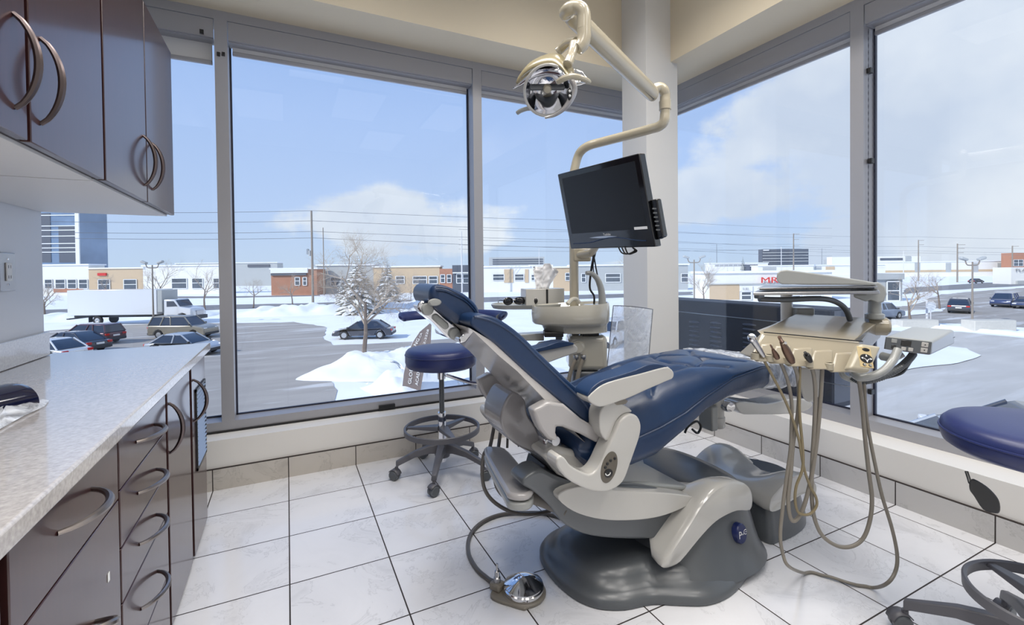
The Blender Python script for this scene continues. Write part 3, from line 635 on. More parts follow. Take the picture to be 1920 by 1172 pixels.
pole('utility_pole', 1694, 520, 470, .18, 'polew', 'pale pole next to the distant white office complex', ((472, 2, 1), (472, 2, -1)), d=200)
def wire(pts, r, label, d=None):
    q = []
    for (px, py, dd) in pts: q.append(P(px, py, d=dd))
    path = []
    for i in range(len(q)-1):
        for k in range(10):
            t = k/10; p = q[i].lerp(q[i+1], t); p.z -= .35*4*t*(1-t); path.append(p)
    path.append(q[-1]); o = MB().tube(path, r, 5).build('power_line', 'wire'); tag(o, label, 'wire', 'power lines across the sky')
for yl, yp, yr, lab in ((386, 395, 410, 'topmost overhead wire, running from the tip of the tall wooden pole'), (404, 414, 428, 'second overhead wire from the top, crossing the tall wooden pole'), (424, 434, 446, 'third overhead wire from the top, crossing the tall wooden pole'), (434, 446, 462, 'lowest overhead wire crossing the tall wooden pole')):
    wire([(-150, yl+6, 50), (587, yp, dp), (1260, yr+6, 110), (1560, yr+18, 160)], .03, lab)
for yl, yr, lab in ((433, 440, 'upper distant wire over the far street in the right part of the sky'), (452, 458, 'lower distant wire over the far street in the right part of the sky'), (470, 466, 'distant wire just above the garage roof'), (462, 470, 'middle distant wire over the far street')):
    wire([(860, yl-3, 110), (1180, yl, 130), (1488, yr, 169.5), (1722, yr+4, 169.5), (2050, yr+8, 160)], .035, lab)
# trees
def bare_tree(px, yb, hpx, spread, label, seed, levels=4, d=None, trunk=.3, dens=3, lean=0, mt='twig', name='bare_tree', group=None, wpx=None):
    rng = random.Random(seed)
    b = gp(px, yb) if d is None else W3(*ub(px, 505, d), G)
    dd = b.dot(fw); hgt = hpx*dd/FPX
    o = thing(name, b, label, 'tree', group)
    tr = MB(); br = MB()
    def grow(mb, p, dirv, ln, r, lv):
        n = 4; pts = [p]; q = p.copy(); dv = dirv.normalized()
        for i in range(n):
            dv = (dv+Vector((rng.uniform(-1, 1), rng.uniform(-1, 1), rng.uniform(-.3, .9)))*.13).normalized(); q = q+dv*ln/n; pts.append(q.copy())
        mb.tube(pts, [r*(1-.13*i) for i in range(n+1)], 6 if lv < 2 else (4 if lv < 3 else 3))
        if lv >= levels: return
        k = dens+(1 if lv == 0 else 0)+rng.randint(0, 1)
        for j in range(k):
            t = rng.uniform(.35, 1) if lv else rng.uniform(.55, 1.0); i = min(int(t*n), n-1); s = pts[i].lerp(pts[i+1], t*n-i)
            a = rng.uniform(0, 6.28); side = dv.orthogonal().normalized(); side = Matrix.Rotation(a, 3, dv) @ side
            grow(br, s, dv*.75+side*spread*rng.uniform(.7, 1.2)+Vector((0, 0, .12)), ln*rng.uniform(.5, .8), r*rng.uniform(.36, .54), lv+1)
    grow(tr, b, Vector((lean, 0, 1)), hgt*.42, trunk, 0)
    zmax = max(v.z for v in br.v); f = hgt/(zmax-b.z)
    for mb in (tr, br):
        for v in mb.v: v.z = b.z+(v.z-b.z)*f
    if wpx:
        us = [v.dot(ex)-b.dot(ex) for v in br.v]; us.sort(); f = wpx*dd/FPX/(us[int(len(us)*.985)]-us[int(len(us)*.015)]); m_ = b.dot(ex); 
        for v in br.v:
            w_ = max(0, min(1, (v.z-b.z)/hgt*2.2-.5)); ff = 1+(f-1)*w_; q = (v-b); z_ = v.z; v.x = b.x+q.x*ff; v.y = b.y+q.y*ff
    tr.build('trunk', 'bark', o); k = br.build('branches', mt, o); k['kind'] = 'stuff'
bare_tree(683, 685, 262, 1.0, 'large bare tree on the snow island by the window', 5, 6, trunk=.15, dens=4, wpx=215)
bare_tree(475, 578, 62, 1.1, 'small bare street tree left of the brick shop', 2, 5, trunk=.12)
bare_tree(549, 577, 70, .9, 'small bare street tree in front of the brick shop', 3, 5, trunk=.12)
bare_tree(384, 582, 98, .9, 'bare street tree behind the front of the truck', 8, 5, trunk=.16)
bare_tree(298, 580, 98, .8, 'bare street tree behind the twin-headed lamp post', 9, 5, trunk=.15)
bare_tree(84, 596, 75, .9, 'bare street tree at the wall edge behind the truck', 10, 5, trunk=.14)
bare_tree(200, 560, 50, .8, 'small bare tree in front of the tan shop', 12, 5, trunk=.13)
bare_tree(771, 571, 65, .5, 'thin bare sapling left of the headrest', 14, 4, trunk=.07)
bare_tree(1185, 552, 95, 1.0, 'bare tree behind the column', 15, 5, trunk=.2)
bare_tree(1320, 575, 95, .6, 'bushy bare tree beside the lamp post right of the column', 16, 5, trunk=.14, dens=4)
bare_tree(1708, 613, 110, .85, 'bare tree behind the grey control box', 17, 6, trunk=.13, dens=3)
bare_tree(1762, 580, 78, .9, 'bare tree left of the lamp post in the right window', 18, 5, trunk=.12)
bare_tree(912, 545, 48, .5, 'reddish leafless shrub right of the window post', 19, 5, trunk=.10, dens=5)
bare_tree(808, 531, 30, .9, 'low bushy shrub in front of the orange brick shop', 21, 5, trunk=.10, dens=4)
M['needle'] = mat('snowy needles', (92, 94, 78), .9, var=.2, vs_=2)
def snow_on_top(m, amt=.62):
    nt = m.node_tree; b = nt.nodes['Principled BSDF']; g = nt.nodes.new('ShaderNodeNewGeometry'); s = nt.nodes.new('ShaderNodeSeparateXYZ'); nt.links.new(g.outputs['Normal'], s.inputs[0])
    nn = N(nt.nodes, 'ShaderNodeTexNoise', inp={'Scale': 2.5, 'Detail': 4}); nt.links.new(g.outputs['Position'], nn.inputs['Vector'])
    v = math_n(nt, 'ADD', s.outputs[2], nn.outputs[0]); mr = N(nt.nodes, 'ShaderNodeMapRange', inp={1: amt+.15, 2: amt+.45}); nt.links.new(v, mr.inputs[0])
    old = b.inputs['Base Color'].links[0].from_socket; x = N(nt.nodes, 'ShaderNodeMix', data_type='RGBA'); nt.links.new(mr.outputs[0], x.inputs[0]); nt.links.new(old, x.inputs[6]); x.inputs[7].default_value = (.84, .86, .9, 1)
    nt.links.new(x.outputs[2], b.inputs['Base Color'])
snow_on_top(M['needle'], .82)
M['needled'] = mat('dark needles', (70, 80, 72), .9, var=.2, vs_=2)
def conifer(px, yb, yt, wpx, label, seed, d=None, m='needle', lv=26):
    rng = random.Random(seed); b = gp(px, yb) if d is None else W3(*ub(px, 505, d), G)
    dd = b.dot(fw); h = P(px, yt, d=dd).z-G; R = wpx/2*dd/FPX
    o = thing('conifer', b, label, 'tree'); MB().tube([b, b+Vector((0, 0, h*.98))], [R*.05, .01], 6).build('trunk', 'bark', o)
    mb = MB()
    for i in range(lv):
        t = i/(lv-1); z = h*(.08+.9*t); r = R*(1-t)**.8*rng.uniform(.85, 1.08)+.05; k = max(5, int(15*(1-t))+5)
        for j in range(k):
            a = 6.283*j/k+rng.uniform(-.3, .3); dv = Vector((math.cos(a), math.sin(a), 0)); rr = r*rng.uniform(.65, 1.1); sd_ = Vector((-dv.y, dv.x, 0)); w = rr*.22+.06
            p0 = b+Vector((0, 0, z)); p1 = p0+dv*rr*.6+Vector((0, 0, -rr*.16)); p2 = p0+dv*rr+Vector((0, 0, -rr*.30+.05))
            mb.add([p0, p1+sd_*w, p1+Vector((0, 0, .10*rr)), p1-sd_*w, p2, p1-Vector((0, 0, .12*rr))], [(0, 1, 2), (0, 2, 3), (1, 4, 2), (2, 4, 3), (0, 5, 1), (0, 3, 5), (1, 5, 4), (5, 3, 4)])
    k = mb.build('foliage', m, o, flat=True); k['kind'] = 'stuff'
conifer(672, 588, 478, 98, 'snowy spruce behind the trunk of the large bare tree', 1)
conifer(727, 570, 484, 62, 'snowy spruce right of the large bare tree', 2)
conifer(642, 576, 506, 34, 'smaller spruce at the left side of the snowy spruce', 7)
conifer(1393, 514, 480, 22, 'dark conifer behind the white store with red letters', 3, d=150, m='needled', lv=18)
conifer(1376, 514, 497, 10, 'small dark conifer left of the taller one behind the store', 4, d=150, m='needled', lv=12)
conifer(1364, 514, 500, 8, 'smallest dark conifer behind the store', 5, d=150, m='needled', lv=10)
# cars: length along local x, nose at +x
def car(name, kind, m, loc, rz, label, L=4.6, Wd=1.82, Hh=1.5, cat_='car', group=None):
    o = bpy.data.objects.new(name, None); C.objects.link(o); o['_o'] = (0, 0, 0); tag(o, label, cat_, group)
    h = L/2; belt = Hh*.60; sill = .26
    def arch(cx_): return [(cx_-.40, sill), (cx_-.36, .46), (cx_-.20, .66), (cx_, .72), (cx_+.20, .66), (cx_+.36, .46), (cx_+.40, sill)]
    wb = L*.30
    if kind == 'suv': top = [(h-.02, belt*.72), (h-.25, belt*.86), (h-1.15, belt), (-h+.1, belt), (-h, belt*.7)]
    elif kind == 'van': top = [(h-.02, belt*.70), (h-.2, belt*.84), (h-.85, belt), (-h+.08, belt), (-h, belt*.7)]
    else: top = [(h-.02, belt*.66), (h-.3, belt*.80), (h-1.2, belt*.97), (-h+.75, belt), (-h+.05, belt*.93), (-h, belt*.6)]
    prof = [(-h+.05, sill)]+arch(-wb)+arch(wb)+[(h-.05, sill), (h, .42)]+top
    MB().xz(prof, -Wd/2, Wd/2).build('body', m, o, bev=.10, seg=3)
    if kind == 'suv': g0, g1, q0, q1 = h-1.15, -h+.06, h-1.85, -h+.35
    elif kind == 'van': g0, g1, q0, q1 = h-.8, -h+.05, h-1.75, -h+.22
    else: g0, g1, q0, q1 = h-1.15, -h+.45, h-2.0, -h+1.25
    a, b_ = Wd/2-.06, Wd/2-.26
    def ring(x0, x1, w, z): return [Vector((x0, -w, z)), Vector((x0, w, z)), Vector((x1, w, z)), Vector((x1, -w, z))]
    MB().loft([ring(g0, g1, a, belt-.03), ring(q0, q1, b_, Hh-.06)]).build('windows', 'cglass', o, bev=.05)
    MB().loft([ring(q0+.04, q1-.04, b_+.02, Hh-.085), ring(q0-.12, q1+.12, b_-.1, Hh)]).build('roof', m, o, bev=.03)
    pl = MB()
    for s in (-1, 1):
        xs = [(g0, q0), ((g0+g1)/2+.1, (q0+q1)/2+.15), (g1, q1)]
        if kind != 'sedan': xs.insert(2, (g1+1.05, q1+.95))
        for (xa, xb) in xs: pl.tube([(xa, s*(a+.005), belt-.03), (xb, s*(b_+.01), Hh-.05)], .05, 6)
    pl.build('pillars', m, o)
    for x in (-wb, wb):
        for s in (-1, 1):
            w = MB().lathe([(.05, -.1), (.30, -.11), (.335, -.07), (.335, .07), (.30, .11), (.2, .09)], (x, s*(Wd/2-.12), .335), 20, Matrix.Rotation(-s*math.pi/2, 3, 'X')).build('wheel', 'rubber', o)
            MB().lathe([(.001, .115), (.08, .115), (.215, .095), (.225, .06), (.001, .05)], (x, s*(Wd/2-.12), .335), 10, Matrix.Rotation(-s*math.pi/2, 3, 'X')).build('rim', 'rim', w)
    for s in (-1, 1):
        MB().box((-h+.06, s*(Wd/2-.2), belt*.82), (.12, .32, .16)).build('tail_lamp', 'tail', o, bev=.02)
        MB().box((h-.16, s*(Wd/2-.26), belt*.72), (.22, .36, .14)).build('head_lamp', 'head', o, bev=.03)
        MB().box((g0-.1, s*(Wd/2+.05), belt+.06), (.12, .18, .13)).build('mirror', 'trim', o, bev=.03)
    MB().bb((-h-.03, -Wd/2+.06, .30), (-h+.1, Wd/2-.06, .52)).build('rear_bumper', 'trim', o, bev=.04)
    MB().bb((h-.1, -Wd/2+.08, .28), (h+.03, Wd/2-.08, .48)).build('front_bumper', 'trim', o, bev=.04)
    MB().bb((-h-.04, -.26, .60), (-h+.02, .26, .72)).build('number_plate', 'frame', o)
    o.location = loc; o.rotation_euler = (0, 0, rz); o['_o'] = tuple(loc); return o
AE = -YAW                                   # heading of camera-right
def up2(p, dz=.03): p = Vector(p); p.z = G+dz; return p
car('suv', 'suv', 'car_tan', up2(gp(345, 633)), AE-.03, 'grey tan suv parked in front of the white truck', 4.9, 1.9, 1.85)
car('sedan', 'sedan', 'car_silver', up2(gp(348, 664)), AE-.08, 'silver car whose roof shows over the far end of the countertop', 4.5, 1.8, 1.4)
car('hatchback', 'suv', 'car_maroon', up2(gp(170, 644)), AE+math.pi-.10, 'dark maroon car with red tail lamps, farthest of the cars behind the countertop', 4.5, 1.8, 1.55)
car('sedan', 'sedan', 'car_dark', up2(gp(135, 661)), AE+math.pi-.14, 'dark sedan in the middle of the cars behind the countertop', 4.6, 1.8, 1.45)
car('sedan', 'sedan', 'car_white', up2(gp(92, 678)), AE+math.pi-.18, 'white car nearest to the countertop by the wall end', 4.6, 1.8, 1.45)
car('sedan', 'sedan', 'car_charcoal', up2(gp(684, 634)), AE+math.pi+.05, 'dark car parked behind the large bare tree', 4.7, 1.8, 1.45)
car('suv', 'suv', 'car_white', up2(gp(1146, 645)), AE-2.2, 'white suv seen beside the clear plastic sheet', 4.7, 1.9, 1.75)
car('suv', 'suv', 'car_blue', up2(gp(1652, 598)), AE+.35, 'pale blue suv right of the window post', 4.6, 1.85, 1.7)
car('suv', 'suv', 'car_charcoal', up2(gp(1800, 586)), AE+.75, 'charcoal suv seen from behind, left of the lamp post', 4.7, 1.9, 1.65)
car('minivan', 'van', 'car_navy', up2(gp(1884, 575)), AE-2.55, 'dark blue minivan facing the window, right of the lamp post', 5.0, 1.95, 1.75)
car('sedan', 'sedan', 'car_navy', up2(gp(1925, 578)), AE-2.6, 'dark blue car cut off by the right edge', 4.5, 1.8, 1.45)
car('sedan', 'sedan', 'car_silver', P(1800, 900, z=G+.03), math.pi/2+.6, 'light blue car with a big windscreen just outside the right window', 4.6, 1.85, 1.45)
car('sedan', 'sedan', 'car_charcoal', P(1935, 860, z=G+.03), math.pi/2+.6, 'grey car behind the light blue one outside the right window', 4.6, 1.85, 1.45)
car('sedan', 'sedan', 'car_charcoal', P(1830, 531, z=G+.03), AE+.3, 'small distant dark car on the street in the right window', 4.5, 1.8, 1.45)
# box truck, nose to the right
b = up2(gp(255, 607)); th = AE+.02
o = bpy.data.objects.new('box_truck', None); C.objects.link(o); o['_o'] = (0, 0, 0); tag(o, 'white box truck parked along the snow bank', 'truck')
def tb(nm, a, b_, m, bev=.03): return MB().bb(a, b_).build(nm, m, o, bev=bev)
tb('cargo_box', (-6.2, -1.25, 1.05), (3.2, 1.25, 3.75), 'car_white'); tb('box_front', (3.2, -1.2, 1.3), (3.75, 1.2, 3.65), 'bgrey')
tb('chassis', (-6.2, -.5, .75), (5.6, .5, 1.05), 'trim'); tb('rear_bumper', (-6.4, -1.2, .6), (-6.1, 1.2, .72), 'trim')
MB().xz([(3.8, .75), (3.8, 2.65), (5.0, 2.65), (5.5, 1.85), (6.7, 1.65), (6.95, 1.2), (6.95, .8), (6.3, .75), (6.1, 1.05), (5.75, 1.15), (5.4, 1.05), (5.2, .75)], -1.1, 1.1).build('cab', 'car_white', o, bev=.08)
MB().xz([(4.15, 1.85), (4.15, 2.45), (4.9, 2.45), (5.3, 1.9)], -1.115, 1.115).build('cab_window', 'cglass', o, flat=True)
MB().add([(5.08, -1.0, 2.55), (5.08, 1.0, 2.55), (5.52, 1.0, 1.9), (5.52, -1.0, 1.9)], [(0, 1, 2, 3)]).build('windscreen', 'cglass', o, flat=True, thick=.03)
tb('front_bumper', (6.7, -1.1, .45), (7.1, 1.1, .85), 'trim'); tb('grille', (6.9, -.6, .9), (7.0, .6, 1.4), 'steel')
for x in (-3.2, 5.75):
    for s in (-1, 1):
        w = MB().lathe([(.1, -.14), (.42, -.15), (.48, -.1), (.48, .1), (.42, .15), (.25, .12)], (x, s*1.0, .48), 22, Matrix.Rotation(-s*math.pi/2, 3, 'X')).build('wheel', 'rubber', o)
        MB().lathe([(.001, .1), (.12, .17), (.26, .14), (.27, .08), (.001, .06)], (x, s*1.0, .48), 14, Matrix.Rotation(-s*math.pi/2, 3, 'X')).build('rim', 'rim', w)
    MB().box((x-.75, -1.05, .6), (.04, .5, .6)).build('mud_flap', 'trim', o)
o.location = b; o.rotation_euler = (0, 0, th); o['_o'] = tuple(b)
# feather flag on the snow
d = 20.0; fb = [(752, 746), (753, 735), (757, 700), (764, 668), (773, 643), (787, 622), (806, 606), (809, 609), (808, 640), (802, 668), (794, 700), (788, 735), (785, 746)]
base = P(752, 748, d=d); base.z = G; o = thing('feather_flag', base, 'taupe feather flag with white lettering, standing in the snow behind the stool', 'flag')
up_ = P(752, 600, d=d)-P(752, 746, d=d)
q = [P(*p, d=d) for p in fb]
MB().poly(q).build('banner', 'banner', o, flat=True, thick=.012)
MB().tube([base, q[0]]+[Vector(v) for v in q[1:7]], [.03, .025, .02, .018, .016, .014, .012, .01], 6).build('flag_pole', 'polew', o)
fl = MB(); dq = d-.05
def ft(txt, px, py, px2, py2, size):
    a = P(px, py, d=dq); e = P(px2, py2, d=dq); r_ = (e-a); upv = Matrix.Rotation(math.pi/2, 3, -ey) @ r_
    fl.text(txt, a, r_, -upv if upv.dot(ex) > 0 else upv, size, 0, fit=r_.length)
ft('GLOB', 770.5, 721, 774.5, 691, .20); ft('ACADE', 783.5, 723, 787.5, 693, .18)
ft('NG', 780, 650, 787, 636, .19); ft('.CA', 787.5, 635, 792, 625, .12); ft('2-2228', 796.5, 646, 804.5, 618, .12)
fl.build('flag_lettering', 'whitep', o, flat=True)
# curb planter, bollards and small signs on the right
p = gp(1853, 620); o = MB().box(p+Vector((0, 0, .45)), (3.4, 1.2, .9), RE).build('planter', 'concrete', bev=.05); tag(o, 'long concrete planter box beside the lamp post on the curb', 'planter')
p = gp(1715, 614); o = MB().box(p+Vector((0, 0, .35)), (3.2, 1.2, .7), RE).build('planter', 'concrete', bev=.05); tag(o, 'low concrete planter box under the bare tree on the right', 'planter')
p = gp(1745, 612); o = thing('road_sign', p, 'small sign seen from the back on a pale post, behind the grey control box', 'sign')
MB().tube([p, p+Vector((0, 0, 2.0))], .04, 6).build('post', 'polew', o); MB().prism([(.45*math.cos(6.283*i/8+.39), .45*math.sin(6.283*i/8+.39)) for i in range(8)], lambda u, v, w: W3(u, w, v)+p+Vector((0, 0, 1.85)), -.06, -.04).build('sign_plate', 'frame', o, flat=True)
p = gp(1738, 610); o = MB().tube([p, p+Vector((0, 0, 2.2))], .09, 8).build('bollard', 'polew'); tag(o, 'white post left of the small road sign', 'post')
# black louvred sign cabinet hung outside the right window
xs = XF+.20
zt_, zb_ = P(1275, 562, x=xs).z, P(1588, 776, x=xs).z
ys, ye_ = P(1560, 700, x=xs).y, 3.75
o = thing('sign_cabinet', (xs+.15, (ys+ye_)/2, zb_), 'black louvred metal cabinet hung outside the right window', 'sign cabinet')
M['navyb'] = mat('blue black metal', (22, 28, 46), .6); M['louv'] = mat('louvre metal', (58, 64, 84), .4); M['cabside_lit'] = mat('blue black metal lit side', (72, 76, 88), .45)
MB().bb((xs, ys, zb_), (xs+.30, ye_, zt_)).build('panel', 'navyb', o, bev=.012)
MB().bb((xs+.02, ys-.004, zb_+.04), (xs+.30, ys, zt_-.01)).build('lit_end', 'cabside_lit', o)  # end face coloured paler for the light that falls on it
zl = P(1275, 584, x=xs-.004).z; zl2 = P(1470, 604, x=xs-.004).z
MB().tube([(xs-.004, ye_, zl+.0), (xs-.004, ys, zl2-.005)], .0035, 6).build('seam_strip', 'steel', o)
for px in (1302, 1342, 1405):
    for i in range(6):
        c = P(px, 604+i*8.6+(px-1302)*.05, x=xs)
        MB().ball(c, (.022, .062, .013), None, 12, 8).build('louvre', 'louv', o)
w = MB().tube([P(1530, 714, x=xs-.01), P(1606, 727, x=XF+.02)], .003, 6).build('wire', 'steel', o)
# ------------------------------------------------------------------ dental chair: its long axis runs along X at y = YC
YC = 1.615
def XZ(pts, y): return [(P(a, b, y=y).x, P(a, b, y=y).z) for a, b in pts]
def lerp_tab(tab, x):
    if x <= tab[0][0]: return tab[0][1:]
    for a, b in zip(tab, tab[1:]):
        if x <= b[0]:
            t = (x-a[0])/(b[0]-a[0]); return tuple(p+(q-p)*t for p, q in zip(a[1:], b[1:]))
    return tab[-1][1:]
def smooth2(pts, n=5, closed=True): return [(p.x, p.y) for p in cat([(a, b, 0) for a, b in pts], n, closed)]
ch = thing('dental_chair', (1.45, YC, 0), 'reclined navy blue dental chair with grey arms on a dark grey base', 'dental chair')
# base plate with a stepped rounded lobe
half = [(.955, 0), (.963, .09), (.985, .16), (1.03, .22), (1.11, .265), (1.22, .29), (1.30, .335), (1.40, .385), (1.52, .39), (1.68, .345), (1.83, .27), (1.92, .20), (1.95, .0)]
ol = smooth2([(x, YC-y) for x, y in half[:-1]]+[(x, YC+y) for x, y in half[:0:-1]][1:], 4)
def scale_ring(ol, sx, sy, z, cx=1.42, dx=0): return [Vector((cx+(x-cx)*sx+dx, YC+(y-YC)*sy, z)) for x, y in ol]
MB().loft([scale_ring(ol, 1, 1, .004), scale_ring(ol, 1, 1, .022), scale_ring(ol, .985, .97, .036), scale_ring(ol, .945, .90, .050), scale_ring(ol, .90, .82, .058), scale_ring(ol, .875, .78, .082), scale_ring(ol, .82, .70, .104), scale_ring(ol, .70, .55, .118), scale_ring(ol, .4, .3, .122)]).build('base', 'dgrey', ch, ang=50)
# dark housing that rises out of the base
def ring_se(cx, hx, hy, z, e=2.6, n=48, f=0):
    out = []
    for i in range(n):
        a = 2*math.pi*i/n; c, s = math.cos(a), math.sin(a)
        out.append(Vector((cx+hx*math.copysign(abs(c)**(2/e), c), YC+hy*math.copysign(abs(s)**(2/e), s), z+f*abs(s))))
    return out
MB().loft([ring_se(1.60, .36, .375, .03), ring_se(1.60, .34, .345, .07), ring_se(1.62, .315, .315, .12), ring_se(1.645, .27, .293, .19), ring_se(1.66, .22, .282, .26), ring_se(1.67, .16, .272, .325), ring_se(1.67, .10, .20, .34)]).build('housing', 'dgrey', ch, ang=60)
# light swoosh cover over the housing, dipped along its middle
sw = [(1.262, .150), (1.285, .128), (1.335, .132), (1.438, .195), (1.52, .238), (1.59, .257), (1.68, .262), (1.765, .245), (1.775, .29), (1.755, .335), (1.70, .372), (1.62, .388), (1.548, .380), (1.468, .338), (1.40, .276), (1.33, .215)]
swc = [(1.37, .330), (1.372, .312), (1.40, .300), (1.45, .285), (1.52, .275), (1.59, .265), (1.68, .26), (1.775, .255), (1.80, .275), (1.785, .285), (1.72, .300), (1.64, .315), (1.57, .325), (1.50, .332), (1.45, .335), (1.40, .338)]
def swring(t, y):
    return [Vector((a[0]+(b[0]-a[0])*t, y, a[1]+(b[1]-a[1])*t)) for a, b in zip(smooth2(sw, 3), smooth2(swc, 3))]
def inset(r, k):
    c = sum(r, Vector())/len(r); return [Vector((c.x+(p.x-c.x)*k, p.y, c.z+(p.z-c.z)*k)) for p in r]
rings = [inset(swring(0, YC-.304), .93), swring(0, YC-.294), swring(.0, YC-.275), swring(.04, YC-.235), swring(.30, YC-.19), swring(.8, YC-.15), swring(1, YC-.09), swring(1, YC+.09), swring(.8, YC+.15), swring(.30, YC+.19), swring(.04, YC+.235), swring(0, YC+.275), swring(0, YC+.294), inset(swring(0, YC+.304), .93)]
MB().loft(rings).build('housing_cover', 'lgrey', ch, ang=50)
# badge
bn = Vector((.10, -1, .16)).normalized(); bp_ = P(1388, 1000, y=YC-.312)
bt = (Vector((.14, 0, 1))-bn*bn.dot(Vector((.14, 0, 1)))).normalized(); br_ = bt.cross(bn).normalized()
if br_.x < 0: br_ = -br_
bq = MB().lathe([(.001, .010), (.9, .009), (1, .004), (1, -.05)], (0, 0, 0), 36)
bq.v = [bp_+br_*v.x*.034+bt*v.y*.040+bn*v.z for v in bq.v]; bq.build('badge', 'logo', ch)
t = MB(); of = bp_+bn*.0105
t.text('P', of-br_*.026-bt*.016, br_, bt, .040, 0); t.text('ower', of-br_*.010-bt*.004, br_, bt, .012, 0, fit=.018); t.text('C', of+br_*.006-bt*.004, br_, bt, .030, 0); t.text('ore', of+br_*.017+bt*.004, br_, bt, .010, 0, fit=.013)
t.v = [bp_+bn*.0108+(v-bp_)-bn*bn.dot(v-bp_) for v in t.v]
t.build('badge_lettering', 'whitep', ch, flat=True)
# lift arm and its light side covers
MB().xz(smooth2([(.71, .545), (.76, .50), (.82, .44), (.884, .356), (1.0, .283), (1.227, .211), (1.42, .176), (1.50, .20), (1.53, .30), (1.40, .36), (1.2, .43), (1.0, .47), (.86, .53), (.78, .575)], 4), 1.40, 1.50).build('lift_arm', 'dgrey', ch, bev=.015, seg=3)
MB().xz(smooth2([(1.0, .285), (1.227, .211), (1.42, .176), (1.50, .20), (1.53, .30), (1.40, .36), (1.2, .43), (1.0, .47)], 4), 1.49, YC+.215).build('lift_arm', 'dgrey', ch, bev=.015, seg=3)
lp = smooth2([(.833, .487), (.896, .418), (1.018, .358), (1.167, .318), (1.30, .300), (1.42, .305), (1.50, .326), (1.36, .378), (1.20, .420), (1.05, .462), (.92, .502)], 4)
MB().xz(lp, YC-.25, YC-.19).build('lift_cover', 'lgrey', ch, bev=.02, seg=3)
MB().xz([(max(a, 1.0), b) for a, b in lp], YC+.19, YC+.25).build('lift_cover', 'lgrey', ch, bev=.02, seg=3)
MB().xz([(1.06, .40), (1.50, .33), (1.52, .345), (1.30, .41), (1.10, .455)], YC-.19, YC+.19).build('lift_top', 'silverp', ch, bev=.012)
# seat casting: the curved grey bracket behind the hip
cb = XZ([(962, 736), (945, 760), (939, 790), (948, 815), (972, 837), (1008, 855), (1038, 880), (1062, 905), (1095, 925), (1120, 905), (1075, 862), (1035, 842), (1015, 822), (1004, 800), (990, 778), (984, 750)], 1.50)
MB().xz(smooth2(cb, 4), 1.50, 1.66).build('seat_bracket', 'casting', ch, bev=.03, seg=4)
MB().xz(XZ([(1012, 850), (1040, 835), (1100, 850), (1160, 880), (1150, 905), (1100, 915), (1045, 890)], 1.42), YC-.21, YC+.21).build('seat_frame', 'lgrey', ch, bev=.02, seg=3)
# seat and leg cushion: x, bottom, seam, top, half width
ST = [(.93, .59, .625, .66, .235), (.97, .55, .62, .71, .25), (1.05, .535, .62, .74, .256), (1.18, .518, .632, .768, .258), (1.30, .536, .655, .80, .258), (1.43, .60, .692, .83, .257), (1.56, .672, .748, .845, .256), (1.71, .711, .80, .848, .255), (1.90, .722, .826, .842, .252), (2.05, .715, .815, .828, .245), (2.20, .700, .790, .806, .232), (2.33, .700, .765, .785, .205), (2.42, .712, .748, .765, .16), (2.455, .73, .738, .748, .11)]
def seg_d(px, py, a, b):
    ax, ay = a; bx_, by_ = b; dx, dy = bx_-ax, by_-ay; L2 = dx*dx+dy*dy; t = max(0, min(1, ((px-ax)*dx+(py-ay)*dy)/L2)) if L2 else 0
    return math.hypot(px-ax-t*dx, py-ay-t*dy)
SEAMS = []
for s in (-1, 1):
    SEAMS += [((1.0, s*.125), (1.38, s*.115)), ((1.38, s*.115), (1.62, s*.125)), ((1.62, s*.125), (1.78, s*.04)), ((1.62, s*.125), (1.74, s*.20)), ((1.38, s*.115), (1.30, s*.20)), ((1.40, s*.115), (1.46, s*.02)), ((1.78, s*.04), (1.90, s*.16)), ((1.78, s*.04), (1.78, 0)), ((1.46, s*.02), (1.46, 0)), ((1.62, s*.125), (1.56, s*.04)), ((1.56, s*.04), (1.56, 0))]
BUT = [(1.38, .115), (1.62, .125), (1.38, -.115), (1.62, -.125), (1.78, .04), (1.78, -.04)]
def seat_ring(x, off=0, crumple=0, flat=False):
    zb, zs, zt, hw = lerp_tab(ST, x); ring = []; n = 56
    cs = [(-hw*.86, zb), (-hw*.97, zb+.25*(zs-zb)), (-hw, zb+.55*(zs-zb)), (-hw*1.005, zs), (-hw*.94, zs+.45*(zt-zs)), (-hw*.80, zs+.80*(zt-zs)), (-hw*.6, zs+.96*(zt-zs)), (-hw*.3, zt), (0, zt+.003)]
    full = cs+[(-a, b) for a, b in cs[-2::-1]]
    pth = cat([(a, b, 0) for a, b in full], 7)
    for p in pth:
        y, z = p.x, p.y
        if z > zs+.001 and not flat:
            d = min(seg_d(x, y, a, b) for a, b in SEAMS); z -= .010*math.exp(-(d/.011)**2)+.004*math.exp(-(d/.03)**2)
            d = min(math.hypot(x-a, y-b) for a, b in BUT); z -= .016*math.exp(-(d/.022)**2)
        if not flat and abs(z-zs) < .004: y *= .985
        if 1.42 < x < 2.05 and abs(y) > hw*.80 and not flat: y *= 1+.010*math.sin(x*330+z*40)*max(0, math.sin((x-1.42)/.63*math.pi))
        if off:
            l = math.hypot(y/hw, 1); y *= 1+off/hw; z += off*(1 if z > (zb+zs)/2 else -1)*min(1, abs(z-(zb+zt)/2)/.03)
        if crumple: z += crumple*noise.noise(Vector((x*26, y*26, z*26))); y += crumple*noise.noise(Vector((x*30+7, y*30, z*30)))
        ring.append(Vector((x, YC+y, z)))
    return ring
xs_ = [.93+i*(2.455-.93)/165 for i in range(166)]
MB().loft([seat_ring(x) for x in xs_]).build('seat', 'navy', ch, ang=70)
